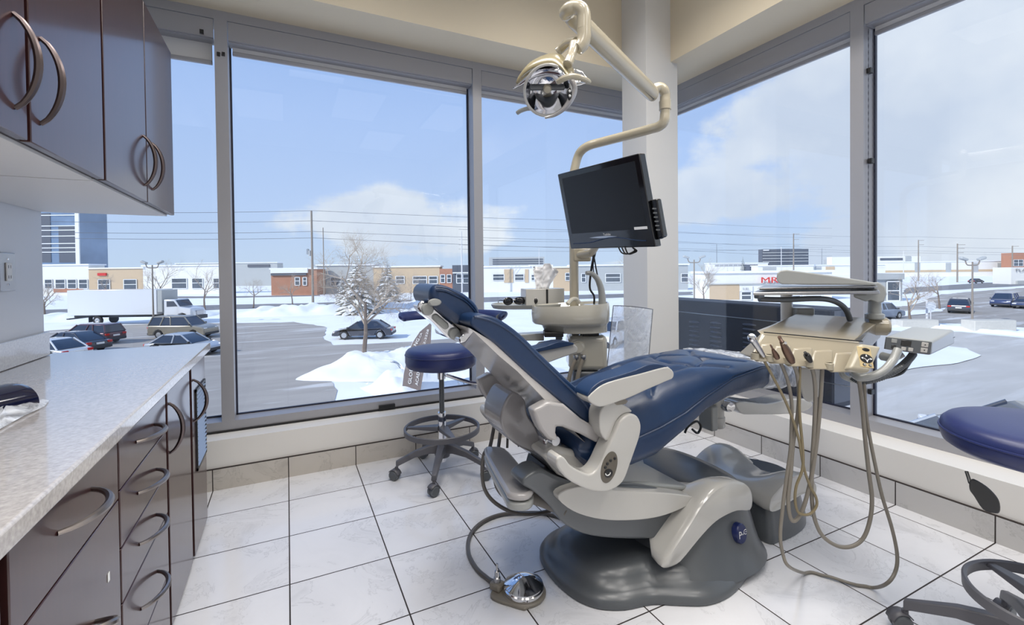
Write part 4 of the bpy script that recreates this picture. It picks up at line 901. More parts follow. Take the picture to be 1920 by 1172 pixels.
for s in (-1, 1):
    q = []
    for i in range(60):
        x = 1.0+i*(2.15-1.0)/59; zb, zs, zt, hw = lerp_tab(ST, x); q.append((x, YC+s*hw*1.0, zs))
    MB().tube(q, .0035, 6).build('seam_piping', 'navy', ch)
tc_ = MB().loft([seat_ring(1.955+i*(2.452-1.955)/60, .006, .007, True) for i in range(61)]).build('toe_cover', 'plastic', ch, ang=180, label='crumpled clear plastic cover over the foot end')
MB().xz([(1.62, .655), (1.95, .70), (2.25, .685), (2.25, .67), (1.95, .68), (1.64, .63)], YC-.12, YC+.12).build('leg_support', 'lgrey', ch, bev=.01)
# backrest shell, cushion and headrest
FY = 1.835
sl_ = XZ([(884, 616), (926, 641), (1000, 709), (1055, 755), (1090, 784)], 1.362)+XZ([(1092, 797), (1070, 800)], 1.362)+XZ([(1012, 792), (975, 756), (925, 705), (880, 658), (853, 636)], FY)
MB().xz(sl_, 1.380, FY).build('backrest_shell', 'shellgrey', ch, bev=.014, seg=4)
lug = XZ([(1000, 770), (1028, 754), (1058, 758), (1090, 785), (1109, 797), (1127, 793), (1142, 806), (1140, 834), (1118, 830), (1090, 815), (1055, 801), (1044, 801), (1043, 812), (1048, 824), (1040, 830), (1028, 824), (1014, 806), (1008, 793)], 1.345)
for a, b in ((1.345, 1.395), (2*YC-1.395, 2*YC-1.345)): MB().xz(lug, a, b).build('hinge_arm', 'mgrey', ch, bev=.012, seg=3)
cu = XZ([(888, 614), (884, 602), (892, 592), (915, 591), (942, 602), (975, 626), (1010, 660), (1060, 708), (1095, 740), (1110, 762), (1112, 785), (1106, 797), (1080, 778), (1040, 744), (985, 697), (930, 646)], 1.372)
MB().xz(smooth2(cu, 3), YC-.243, YC+.243).build('backrest_cushion', 'navy', ch, bev=.03, seg=4)
pp = XZ([(889, 594), (915, 600), (942, 612), (975, 637), (1010, 672), (1055, 716), (1088, 748), (1103, 770), (1107, 790)], 1.372)
for s in (-1, 1): MB().tube([(a, YC+s*.241, b) for a, b in cat([(a, b, 0) for a, b in pp], 3) for a, b in [(a, b)]] if False else [(v.x, YC+s*.2425, v.y) for v in cat([(a, b, 0) for a, b in pp], 3)], .004, 6).build('piping', 'navy', ch)
hd = XZ([(805, 557), (807, 543), (817, 534), (833, 535), (856, 544), (875, 554), (894, 572), (899, 588), (893, 602), (880, 611), (862, 610), (842, 598), (824, 584), (810, 570)], 1.50)
hr = MB().xz(smooth2(hd, 3), YC-.130, YC+.130).build('headrest', 'navy', ch, bev=.028, seg=4)
hq = XZ([(817, 538), (835, 540), (854, 549), (872, 559), (889, 576), (896, 590)], 1.487)
for dz in (0, .010): MB().tube([(v.x, YC-.131, v.y-dz) for v in cat([(a, b, 0) for a, b in hq], 3)], .003, 6).build('piping', 'navy', hr)
MB().lathe([(.001, .004), (.012, .003), (.016, -.004)], P(816, 567, y=1.484), 20, frame((0, -1, 0)), (1.5, .8)).build('eyelet', 'silverp', hr)
lk = XZ([(784, 576), (789, 566), (800, 565), (812, 574), (838, 597), (858, 614), (866, 626), (860, 635), (846, 636), (834, 628), (812, 604), (792, 588)], 1.53)
hb = MB().xz(smooth2(lk, 3), 1.535, 1.60).build('headrest_link', 'chrome', ch, bev=.006)
for px, py, r in ((801, 580, .021), (851, 625, .021)): MB().lathe([(.001, .012), (r*.85, .011), (r, .006), (r, -.01)], P(px, py, y=1.535), 24, frame((0, -1, 0))).build('link_cap', 'silverp', hb)
MB().xz(XZ([(810, 592), (818, 587), (840, 606), (842, 614), (834, 619), (812, 600)], 1.53), 1.523, 1.54).build('link_plate', 'silverp', hb, bev=.006)
MB().xz(XZ([(806, 566), (820, 574), (846, 596), (884, 610), (884, 622), (868, 624), (850, 612), (820, 590)], 1.54), 1.545, 1.685).build('headrest_glide', 'blackp', ch, bev=.01)
MB().xz(XZ([(855, 632), (866, 622), (884, 617), (878, 628), (868, 640), (858, 642)], 1.50), 1.47, 1.76).build('hinge_block', 'chrome', ch, bev=.005)
# armrests: traced on the near side and mirrored to the far side
y0 = 1.292
kn = XZ([(1126, 782), (1132, 765), (1142, 756), (1155, 752), (1167, 757), (1188, 772), (1172, 777), (1160, 787), (1151, 806), (1142, 829), (1128, 812)], y0)
ar = XZ([(1101, 745), (1112, 733), (1130, 720), (1160, 710), (1200, 700), (1245, 688), (1256, 691), (1262, 699), (1260, 709), (1250, 714), (1215, 729), (1180, 745), (1160, 752), (1130, 762), (1115, 760), (1104, 752)], y0-.02)
pd = XZ([(1099, 743), (1107, 728), (1125, 714), (1150, 706), (1185, 695), (1215, 683), (1238, 683), (1248, 689), (1200, 702), (1160, 712), (1130, 722), (1112, 735)], y0-.015)
for s in (-1, 1):
    f = lambda y: YC+s*(YC-y)*-1 if s == -1 else YC+(YC-y)
    g = (lambda a, b: (a, b)) if s == -1 else (lambda a, b: (2*YC-b, 2*YC-a))
    MB().xz(smooth2(kn, 3), *g(y0+.005, y0+.072)).build('arm_knuckle', 'lgrey', ch, bev=.010, seg=3)
    am = MB().xz(smooth2(ar, 3), *g(y0-.025, y0+.045)).build('armrest', 'lgrey', ch, bev=.010, seg=3)
    MB().xz(smooth2(pd, 3), *g(y0-.022, y0+.058)).build('arm_pad', 'navy', am, bev=.009, seg=3)
    MB().xz(XZ([(1150, 754), (1172, 747), (1178, 752), (1174, 758), (1158, 760)], y0), *g(y0, y0+.02)).build('arm_release', 'tubeg', am, bev=.003)
# curved side arm with the touch pad
pa = XZ([(1150, 808), (1158, 790), (1170, 778), (1182, 775), (1192, 780), (1198, 795), (1196, 815), (1188, 840), (1178, 868), (1168, 895), (1155, 910), (1135, 919), (1110, 919), (1085, 910), (1062, 897), (1046, 880), (1040, 866), (1045, 853), (1056, 857), (1066, 870), (1082, 880), (1100, 887), (1112, 882), (1122, 868), (1132, 846), (1142, 825)], y0)
sa = MB().xz(smooth2(pa, 3), y0-.012, y0+.055).build('side_arm', 'lgrey', ch, bev=.014, seg=4)
MB().xz(smooth2([(2*1.0-1.0+(a-1.0), b) for a, b in pa], 3), 2*YC-y0-.055, 2*YC-y0+.012).build('side_arm', 'lgrey', ch, bev=.014, seg=4)
kp = frame((0, -1, 0)) @ Matrix.Rotation(math.radians(-62), 3, 'Z')
kc = P(1142, 876, y=y0-.012)
dt = Vector((.32, 0, .95)).normalized(); dn = Vector((0, -1, 0)); dr = dt.cross(dn)
Rk = Matrix((dt, dn.cross(dt)*1, dn)).transposed()
pad = MB().lathe([(.001, .003), (.9, .003), (1.0, .0015), (1.0, -.004)], (0, 0, 0), 40)
pad.v = [kc+Rk @ Vector((v.x*.054, v.y*.033, v.z)) for v in pad.v]
pad = pad.build('touch_pad', 'keypad', sa)
def dot(c, rx, ry, m, nm, par, R_=Rk, h=.005, n=16):
    q = MB().lathe([(.001, h), (.85, h), (1, h-.001), (1, 0)], (0, 0, 0), n); q.v = [c+R_ @ Vector((v.x*rx, v.y*ry, v.z)) for v in q.v]; return q.build(nm, m, par)
for px, py in ((1152, 859), (1144, 863), (1138, 869), (1134, 876)): dot(P(px, py, y=y0-.013), .0052, .0052, 'black', 'button', pad)
dot(P(1140, 887, y=y0-.013), .015, .018, 'black', 'button_disc', pad)
q = MB(); cq = P(1140, 887, y=y0-.0195); q.tube([cq+Vector((.010*math.cos(a), 0, .010*math.sin(a)*.8)) for a in [math.pi*(1.0+i/10) for i in range(11)]], .0016, 6); q.build('button_mark', 'whitep', pad)
# hinge recess, hip joint and tilt motor details
MB().lathe([(.001, .01), (.016, .009), (.018, -.02)], P(1040, 826, y=1.355), 20, frame((0, -1, 0))).build('pivot_bolt', 'steel', ch)
MB().xz(XZ([(1018, 868), (1034, 884), (1052, 905), (1046, 925), (1028, 915), (1012, 890)], 1.5), 1.48, 1.62).build('tilt_motor', 'black', ch, bev=.006)
MB().xz(XZ([(1022, 826), (1036, 822), (1060, 838), (1050, 856), (1030, 858)], 1.44), 1.45, 1.75).build('hinge_shroud', 'chrome', ch, bev=.01)
# assistant's holder arm at the head end, with its hose
ah = smooth2([(P(a, b, z=.50).x, P(a, b, z=.50).y) for a, b in ((907, 842), (925, 838), (948, 842), (972, 868), (996, 902), (1000, 920), (985, 930), (955, 928), (945, 915), (925, 880))], 3)
hm = MB().xy(ah, .445, .475).build('holder_body', 'silverp', ch, bev=.010, seg=3); MB().xy(ah, .479, .505).build('holder_lid', 'mgrey', hm, bev=.012, seg=3)
MB().tube(cat([P(985, 925, z=.46), P(1015, 935, z=.44), P(1040, 945, z=.42), P(1060, 955, z=.40)], 4), .03, 12, sc=(1, .7)).build('holder_arm', 'tubed', ch)
MB().tube(cat([P(985, 908, z=.49), P(1005, 902, z=.51), P(1022, 910, z=.50), P(1028, 925, z=.46)], 4), .014, 10).build('holder_grip', 'silverp', ch)
def hose(nm, pts, r, m, par=None, n=8, zmin=None, label=None, smooth=6):
    q = []
    for p in pts:
        px, py, kw = p
        v = P(px, py, **kw)
        if v.z < (r if zmin is None else zmin): v = P(px, py, z=r if zmin is None else zmin)
        q.append(v)
    q = cat(q, smooth)
    for v in q: v.z = max(v.z, r+.001)
    return MB().tube(q, r, n).build(nm, m, par, label=label)
D = lambda d: {'d': d}
hose('suction_hose', [(942, 700, D(2.15)), (936, 740, D(2.14)), (928, 790, D(2.12)), (918, 840, D(2.08)), (908, 850, D(2.05)), (904, 880, D(2.05)), (908, 915, D(2.04)), (925, 940, D(2.04)), (955, 958, D(2.06)), (990, 964, D(2.08)), (1030, 958, D(2.12)), (1070, 945, D(2.15))], .0085, 'tubed', ch)
hose('suction_hose', [(948, 715, D(2.2)), (944, 760, D(2.2)), (937, 820, D(2.15)), (934, 842, D(2.1))], .0085, 'tubed', ch)
hose('suction_hose', [(958, 700, D(2.2)), (954, 760, D(2.2)), (951, 840, D(2.12))], .006, 'tubed', ch)
hose('suction_hose', [(966, 720, D(2.25)), (963, 770, D(2.25)), (972, 838, D(2.2))], .003, 'black', ch)
hose('suction_hose', [(925, 880, D(2.05)), (932, 915, D(2.05)), (955, 938, D(2.06)), (990, 940, D(2.1))], .008, 'tubed', ch)
# delivery arm under the foot end
MB().xz(smooth2(XZ([(1362, 752), (1378, 748), (1420, 752), (1462, 744), (1490, 744), (1505, 752), (1496, 764), (1460, 771), (1400, 772), (1372, 770)], 1.72), 3), 1.66, 1.78).build('swing_arm', 'lgrey', ch, bev=.012, seg=3)
MB().lathe([(.001, .01), (.026, .008), (.03, 0), (.03, -.05)], P(1368, 763, y=1.655), 24, frame((0, -1, 0)), (1.2, .9)).build('arm_end_cap', 'chrome', ch)
c = P(1342, 800, y=1.72); c2 = P(1342, 755, y=1.72)
MB().lathe([(.001, 0), (.042, 0), (.046, .006), (.046, .055), (.042, .06), (.042, c2.z-c.z+.03), (.001, c2.z-c.z+.03)], c, 28).build('pivot_post', 'lgrey', ch)
MB().bb((c.x-.085, 1.67, c.z), (c.x-.04, 1.76, c2.z)).build('pivot_bracket', 'silverp', ch, bev=.008)
hose('cable', [(1298, 805, {'y': 1.70}), (1308, 812, {'y': 1.70}), (1314, 800, {'y': 1.70}), (1306, 790, {'y': 1.70}), (1290, 800, {'y': 1.70}), (1284, 812, {'y': 1.70})], .006, 'black', ch)
# junction box at the foot end of the base
jb = thing('junction_box', (2.3, YC, 0), 'low two-tone grey floor box at the foot end of the dental chair', 'junction box')
def jr(z, k=1, dx=0): return [Vector((2.2+dx+(x-2.2)*k, YC+(y-YC)*k, z)) for x, y in jol]
jol = smooth2([(1.965, YC-.22), (2.02, YC-.245), (2.14, YC-.245), (2.27, YC-.215), (2.37, YC-.14), (2.42, YC), (2.37, YC+.14), (2.27, YC+.215), (2.14, YC+.245), (2.02, YC+.245), (1.965, YC+.22), (1.958, YC)], 4)
MB().loft([jr(.003), jr(.03), jr(.06, .965), jr(.12, .90), jr(.18, .84), jr(.20, .80)]).build('lower_shell', 'dgrey', jb, ang=60)
sc0 = [(1.975, .150), (2.04, .140), (2.15, .165), (2.25, .175), (2.32, .150), (2.335, .185), (2.31, .225), (2.26, .262), (2.18, .28), (2.09, .265), (2.02, .23), (1.98, .20)]
sc1 = [(1.975, .185), (2.04, .185), (2.15, .185), (2.25, .18), (2.30, .175), (2.31, .18), (2.29, .19), (2.24, .20), (2.18, .21), (2.09, .222), (2.02, .225), (1.98, .22)]
def jring(t, y, sx=1): return [Vector((2.2+((a[0]+(b[0]-a[0])*t)-2.2)*sx, y, a[1]+(b[1]-a[1])*t)) for a, b in zip(smooth2(sc0, 3), smooth2(sc1, 3))]
MB().loft([jring(.25, YC-.225, .9), jring(.05, YC-.232, .97), jring(0, YC-.205), jring(.1, YC-.165), jring(.45, YC-.12), jring(.9, YC-.07), jring(1, YC), jring(.9, YC+.07), jring(.45, YC+.12), jring(.1, YC+.165), jring(0, YC+.205), jring(.05, YC+.232, .97), jring(.25, YC+.225, .9)]).build('top_cover', 'lgrey', jb, ang=60)
# foot pedal with its hose on the floor
pc = P(982, 1108, z=.012); pc.z = 0
pe = thing('foot_pedal', pc, 'round chrome foot pedal on the floor beside the chair base', 'foot pedal')
MB().lathe([(.001, .001), (.084, .001), (.087, .006), (.087, .012), (.083, .016), (.001, .017)], pc, 40).build('base_plate', 'tubeg', pe)
MB().xy(smooth2([(pc.x+a, pc.y+b) for a, b in ((-.115, .055), (-.06, .085), (.0, .085), (.05, .06), (-.02, -.085), (-.08, -.04), (-.125, .02))], 3), .001, .013).build('base_tongue', 'tubeg', pe, bev=.003)
MB().lathe([(.078, .017), (.079, .032), (.074, .036), (.074, .040), (.076, .042), (.05, .058), (.022, .072), (.001, .074)], pc, 44).build('dome', 'chrome', pe, ang=25)
sp_ = Vector((pc.x-.088, pc.y+.058, .012)); MB().box(sp_+Vector((0, 0, .014)), (.045, .05, .03), RZ(.5)).build('hose_block', 'tubeg', pe, bev=.008)
MB().lathe([(.001, 0), (.014, 0), (.014, .02), (.010, .024), (.010, .045), (.004, .05), (.004, .075), (.001, .075)], sp_+Vector((0, 0, .026)), 14).build('hose_fitting', 'steel', pe)
hose('pedal_hose', [(934, 1093, {'z': .03}), (915, 1086, {'z': .01}), (893, 1066, {'z': .01}), (878, 1035, {'z': .01}), (882, 1003, {'z': .01}), (905, 979, {'z': .01}), (940, 965, {'z': .01}), (985, 962, {'z': .01}), (1020, 963, {'z': .01}), (1070, 975, {'z': .01})], .0095, 'tubed', pe)
# ------------------------------------------------------------------ delivery unit (dentist's side)
def V(px, py, d): return P(px, py, d=d)
def rbox(name, pts8, m, par, bev=.008, seg=3):
    """a bevelled block from its 8 corners: front TL TR BR BL, back TL TR BR BL"""
    return MB().add(pts8, [(0, 1, 2, 3), (7, 6, 5, 4), (0, 4, 5, 1), (1, 5, 6, 2), (2, 6, 7, 3), (3, 7, 4, 0)]).build(name, m, par, bev=bev, seg=seg)
c0 = V(1545, 640, 1.8)
du = thing('delivery_unit', (c0.x, c0.y, .70), 'beige dental delivery head with four handpieces and hanging hoses', 'delivery unit')
# body: left and right end profiles joined
def endprof(bl, cr, bk, dz=.085):
    A = V(*bl, 1.63); B = V(*cr, 1.69); Cc = V(*bk, 2.02); Cb = Cc-Vector((0, 0, dz)); E1 = A+ey*.10-Vector((0, 0, .012)); A2 = A+Vector((0, 0, -.016))+ey*.004
    return [A, A.lerp(B, .5)-ey*.006+Vector((0, 0, .004)), B-ey*.012, B+Vector((0, 0, .005))+ey*.012, B.lerp(Cc, .5)+Vector((0, 0, .006)), Cc-ey*.015+Vector((0, 0, .003)), Cc-Vector((0, 0, .02)), Cb, E1, A2]
L_ = endprof((1408, 664), (1428, 624), (1488, 588)); R_ = endprof((1598, 690), (1611, 641), (1652, 598))
body = MB().loft([[a.lerp(b, t) for a, b in zip(L_, R_)] for t in (0, .25, .5, .75, 1)]).build('head_body', 'cream', du, bev=.010, seg=3)
# dark crease line and end knob
MB().tube([L_[2]+Vector((0, 0, .004))-ey*.004, R_[2]+Vector((0, 0, .004))-ey*.004], .0022, 6).build('lid_seam', 'black', body)
kc_ = V(1657, 612, 1.95); MB().lathe([(.001, .02), (.030, .018), (.038, .008), (.040, -.06)], kc_, 28, frame(ex-ey*.4)).build('end_knob', 'cream', du)
MB().add([], [])
# holder lip with ridges between the five notches
nt_ = (.03, .17, .35, .56, .76)
for i, t in enumerate((.10, .26, .455, .66, .87)):
    a = L_[9].lerp(R_[9], t); b = L_[1].lerp(R_[1], t)
    w = (.055, .07, .085, .085, .08)[i]/2
    fr = (L_[1]-L_[0]).normalized(); n_ = -ey*.9+Vector((0, 0, -.2))
    q = [a-ex*w-n_*.004, a+ex*w-n_*.004, b+ex*w*.8, b-ex*w*.8]
    rbox('holder_lip', [q[3]+n_*.006, q[2]+n_*.006, q[1]+n_*.026, q[0]+n_*.026, q[3]-n_*.01, q[2]-n_*.01, q[1]-n_*.01, q[0]-n_*.01], 'cream', body, bev=.006)
for t in nt_:
    a = L_[0].lerp(R_[0], t); MB().lathe([(.012, .012), (.014, .010), (.014, -.012), (.010, -.012), (.010, .012)], a-ey*.006-Vector((0, 0, .004)), 20).build('holder_ring', 'putty', body)
# handpieces
def handpiece(name, a, b, rs, m, label, tip=None):
    a, b = Vector(a), Vector(b); n = len(rs); q = MB().tube([a.lerp(b, i/(n-1)) for i in range(n)], rs, 14).build(name, m, du, label=label)
    if tip: MB().tube([b, b+(b-a).normalized()*tip[0]], tip[1], 10).build('tip', tip[2], q)
    return q
h1 = handpiece('handpiece', V(1432, 668, 1.62), V(1411, 636, 1.60), [.007, .009, .010, .010, .011, .012], 'steel', 'chrome air syringe')
MB().lathe([(.001, .012), (.010, .011), (.014, .006), (.014, -.004), (.010, -.008), (.001, -.008)], V(1410, 634, 1.595), 18, frame(V(1411, 636, 1.6)-V(1432, 668, 1.62)+Vector((0, 0, .02))-ey*.03)).build('syringe_button', 'chrome', h1)
handpiece('handpiece', V(1458, 672, 1.61), V(1449, 655, 1.60), [.008, .010, .009, .007, .005], 'brown', 'slim bronze handpiece', (.02, .003, 'brown'))
h3 = handpiece('handpiece', V(1486, 680, 1.60), V(1466, 641, 1.58), [.009, .013, .014, .014, .013, .010, .008], 'brown', 'thick bronze handpiece motor', (.022, .006, 'brown'))
MB().tube([V(1469, 644, 1.575), V(1469, 642, 1.57)-ey*.012], .005, 8).build('connector', 'chrome', h3)
handpiece('handpiece', V(1520, 678, 1.61), V(1512, 665, 1.60), [.007, .010, .011, .010], 'black', 'short black coupling', (.012, .005, 'black'))
# touch panel
A = [V(1614, 643, 1.60), V(1655, 649, 1.60), V(1632, 699, 1.56), V(1592, 692, 1.56)]
nn = (A[1]-A[0]).cross(A[3]-A[0]).normalized()
if nn.dot(ey) > 0: nn = -nn
tp = rbox('control_panel', A+[p-nn*.035 for p in A], 'putty', du, bev=.012, seg=4)
uR = (A[1]-A[0]).normalized(); vR = nn.cross(uR).normalized()
if vR.z < 0: vR = -vR
RP = Matrix((uR, vR, nn)).transposed(); cP = sum(A, Vector())/4
M['tanpad'] = mat('tan keypad film', (196, 176, 132), .4)
rbox('keypad_film', [cP+RP @ Vector((x, y, z)) for z in (.001, -.002) for x, y in ((-.025, .037), (.022, .037), (.022, -.035), (-.025, -.035))], 'tanpad', tp, bev=.003)
def pdot(x, y, rx, ry, m, nm, h=.002, n=24): return dot(cP+RP @ Vector((x, y, .0008)), rx, ry, m, nm, tp, RP, h, n)
pdot(.004, .028, .013, .006, 'black', 'logo_oval'); pdot(.000, -.004, .022, .016, 'black', 'arrow_pad'); pdot(-.010, -.026, .006, .005, 'black', 'round_key'); pdot(.010, -.026, .006, .005, 'black', 'round_key')
q = MB()
for a, (x, y) in ((0, (.015, -.004)), (math.pi, (-.015, -.004)), (math.pi/2, (0, .006)), (-math.pi/2, (0, -.014))):
    q.poly([cP+RP @ (Vector((x, y, .0036))+Vector((math.cos(a+t)*s_, math.sin(a+t)*s_, 0))) for t, s_ in ((0, .005), (2.3, .005), (-2.3, .005))])
q.tube([cP+RP @ Vector((-.009+.018*i/8, -.004-.006*math.sin(math.pi*i/8), .0036)) for i in range(9)], .0012, 5)
q.build('arrow_marks', 'whitep', tp, flat=True)
q = MB()
for x in (-.010, .010): q.tube([cP+RP @ Vector((x+.003*math.cos(a), -.026+.0028*math.sin(a), .003)) for a in [6.283*i/12 for i in range(12)]], .0007, 4, closed=True)
q.build('key_rings', 'whitep', tp)
# bent grip handle
MB().tube(cat([V(1684, 655, 1.64), V(1674, 676, 1.63), V(1658, 694, 1.62), V(1636, 705, 1.62), V(1612, 708, 1.64), V(1600, 700, 1.68)], 6), .0135, 14).build('grip_handle', 'silverp', du)
# corrugated hose and black cable to the control box
pts = cat([V(1598, 706, 1.72), V(1610, 714, 1.71), V(1632, 713, 1.70), V(1660, 704, 1.70), V(1686, 690, 1.72), V(1704, 674, 1.76), V(1712, 664, 1.80)], 14)
MB().tube(pts, [.0135 if i % 2 else .0105 for i in range(len(pts))], 12).build('corrugated_hose', 'dgrey', du, flat=True)
MB().tube(cat([V(1664, 708, 1.72), V(1690, 700, 1.73), V(1702, 686, 1.76), V(1716, 664, 1.82)], 6), .005, 8).build('cable', 'black', du)
MB().tube(cat([V(1575, 690, 1.75), V(1582, 706, 1.74), V(1600, 713, 1.73)], 5), .010, 10).build('hose_elbow', 'silverp', du)
# hoses
HS = [
 ('tubey', .0048, 1.62, [(1418, 650), (1450, 708), (1477, 762), (1497, 821), (1507, 876), (1519, 912), (1529, 930), (1531, 948), (1518, 964), (1498, 962), (1491, 940), (1493, 912), (1506, 867), (1499, 770), (1500, 688)]),
 ('tubeg', .0062, 1.64, [(1457, 666), (1475, 708), (1484, 753), (1484, 799), (1482, 844), (1475, 894), (1468, 949), (1463, 1003), (1468, 1039), (1479, 1062), (1509, 1075), (1550, 1080), (1595, 1094), (1636, 1102), (1663, 1094), (1679, 1071), (1682, 1039), (1672, 989), (1654, 930), (1640, 867), (1627, 799), (1622, 753), (1620, 705)]),
 ('tubeg', .0070, 1.63, [(1484, 676), (1494, 699), (1498, 731), (1496, 776), (1487, 831), (1482, 894), (1478, 935), (1481, 967), (1489, 977), (1502, 962), (1513, 930), (1523, 885), (1532, 821), (1538, 753), (1542, 688)]),
 ('tubeg', .0070, 1.63, [(1518, 676), (1526, 704), (1529, 740), (1527, 799), (1523, 867), (1522, 921), (1526, 967), (1541, 1003), (1568, 1023), (1595, 1025), (1618, 1010), (1631, 976), (1635, 935), (1629, 885), (1622, 821), (1616, 753), (1609, 700)])]
for k, (m, r, d0, pts) in enumerate(HS):
    n = len(pts); q = []
    for i, (x, y) in enumerate(pts):
        t = i/(n-1); dd = d0+.05*math.sin(math.pi*t)+(.06*t if k in (1, 3) else .02*t); v = V(x, y, dd)
        if v.z < .012: v = P(x, y, z=.010)
        q.append(v)
    if k == 1:
        for i, v in enumerate(q):                      # the long loop lies on the tiles
            if 10 <= i <= 13: q[i] = P(*pts[i], z=.010)
    q = cat(q, 7)
    for v in q: v.z = max(v.z, r+.001)
    MB().tube(q, r, 10).build('handpiece_hose', m, du)
# white sleeve hanging behind the hoses
sl = [(1497, 688), (1542, 690), (1541, 715), (1536, 742), (1527, 753), (1516, 755), (1506, 748), (1500, 725)]
MB().loft([[V(x, y, 1.98) for x, y in sl], [V(x, y, 2.03) for x, y in sl]]).build('sleeve', 'lgrey', du, bev=.012, seg=3)
# tray arm, trays, post
MB().lathe([(.001, 0), (.030, 0), (.034, .005), (.034, .02), (.024, .025), (.022, .09), (.001, .09)], V(1640, 598, 1.93), 24).build('tray_post', 'silverp', du)
kb = [(1622, 540), (1630, 530), (1648, 529), (1660, 538), (1663, 552), (1658, 566), (1645, 569), (1632, 562), (1624, 566), (1600, 557), (1600, 551), (1622, 552)]
MB().loft([[V(x, y, 1.89) for x, y in kb], [V(x, y, 1.96) for x, y in kb]]).build('tray_knuckle', 'silverp', du, bev=.012, seg=3)
am_ = [(1456, 522), (1457, 513), (1463, 507), (1475, 506), (1500, 509), (1560, 517), (1620, 526), (1645, 531), (1640, 535), (1600, 534), (1520, 534), (1466, 533), (1458, 529)]
MB().loft([[V(x, y, 1.80) for x, y in am_], [V(x, y, 1.88) for x, y in am_]]).build('spring_arm', 'silverp', du, bev=.012, seg=3)
def slab(name, px, d0, d1, th, m, par=du, bev=.004, lab=None):
    """a thin level plate: left and right pixel of its front edge, from d0 to d1"""
    (x0, y0_), (x1, y1_) = px; a = V(x0, y0_, d0); b = V(x1, y1_, d0); b.z = a.z; k = d1/d0
    c = V(x0+14, y0_, d1); e = V(x1-6, y1_, d1); c.z = e.z = a.z; dz = Vector((0, 0, th))
    return rbox(name, [a, b, b-dz, a-dz, c, e, e-dz, c-dz], m, par, bev)
tr_ = slab('tray', ((1412, 548), (1650, 548)), 1.72, 2.05, .012, 'steel')
slab('tray_liner', ((1424, 541), (1640, 541)), 1.74, 2.04, .006, 'blackp', tr_, .002)
slab('tray_rim', ((1420, 540), (1646, 540)), 1.745, 2.04, .003, 'steel', tr_, .001)
MB().tube(cat([V(1424, 561, 1.80), V(1470, 562, 1.82), V(1530, 560, 1.85), V(1562, 564, 1.88), V(1584, 578, 1.90), V(1594, 600, 1.92)], 6), .011, 12, sc=(1, 1.0)).build('tray_bracket', 'dgrey', du)
MB().bb(V(1413, 553, 1.78)-Vector((0, .02, .014)), V(1434, 553, 1.78)+Vector((0, .02, .010))).build('bracket_foot', 'dgrey', du, bev=.005)
# mounting post behind the head
MB().lathe([(.001, 0), (.024, 0), (.024, .16), (.001, .16)], V(1475, 608, 2.08), 20).build('mount_post', 'lgrey', du)
MB().box(V(1503, 586, 2.06), (.085, .06, .045), RE).build('mount_block', 'silverp', du, bev=.008)
# ------------------------------------------------------------------ control box beside it
f = [V(1660, 630, 1.70), V(1748, 640, 1.66), V(1746, 667, 1.66), V(1656, 655, 1.70)]
k = [V(1708, 612, 2.0), V(1789, 618, 1.96), V(1790, 646, 1.96), V(1708, 640, 2.0)]
cbx = thing('control_box', (f[3]+k[2])/2, 'grey control box with a small display beside the beige delivery head', 'control box')
cbx.location.z = f[2].z; cbx['_o'] = tuple(cbx.location)
rbox('housing', f+k, 'silverp', cbx, bev=.010, seg=4)
n2 = (f[1]-f[0]).cross(f[3]-f[0]).normalized()
if n2.dot(ey) > 0: n2 = -n2
uF = (f[1]-f[0]).normalized(); vF = (f[0]-f[3]).normalized(); cF = sum(f, Vector())/4
wF = (f[1]-f[0]).length; hF = (f[0]-f[3]).length
def face(x, y, w, h, m, nm, dz=.004, par=None):
    c = cF+uF*x*wF+vF*y*hF; q = [c+uF*sx*w*wF/2+vF*sy*h*hF/2 for sx, sy in ((-1, 1), (1, 1), (1, -1), (-1, -1))]
    return rbox(nm, [p+n2*dz for p in q]+[p-n2*.004 for p in q], m, par or cbx, bev=.0012, seg=2)
fp = face(0, 0, .97, .90, 'dgrey', 'front_panel', .003)
face(-.05, .15, .22, .42, 'blackp', 'display', .0045, fp); face(-.31, .22, .12, .28, 'silverp', 'label', .0042, fp); face(-.30, -.22, .10, .26, 'blackp', 'socket', .0042, fp)
for x in (-.09, .06): face(x, -.27, .10, .26, 'lgrey', 'button', .006, fp)
for y in (.20, -.20): face(.34, y, .14, .34, 'lgrey', 'button', .006, fp)
q = MB(); 
for y, s in ((.20, 1), (-.20, -1)):
    c = cF+uF*.34*wF+vF*y*hF+n2*.0065; q.poly([c+vF*s*.003, c-vF*s*.002-uF*.003, c-vF*s*.002+uF*.003])
q.build('button_marks', 'black', fp, flat=True)
MB().tube([f[1].lerp(f[2], .55)+ey*.03+uF*.0005, k[1].lerp(k[2], .5)+uF*.001], .0015, 6).build('side_seam', 'black', cbx)
MB().tube([V(1690, 662, 1.85), V(1672, 672, 1.86), V(1655, 668, 1.90)], .018, 12).build('support_arm', 'silverp', cbx)
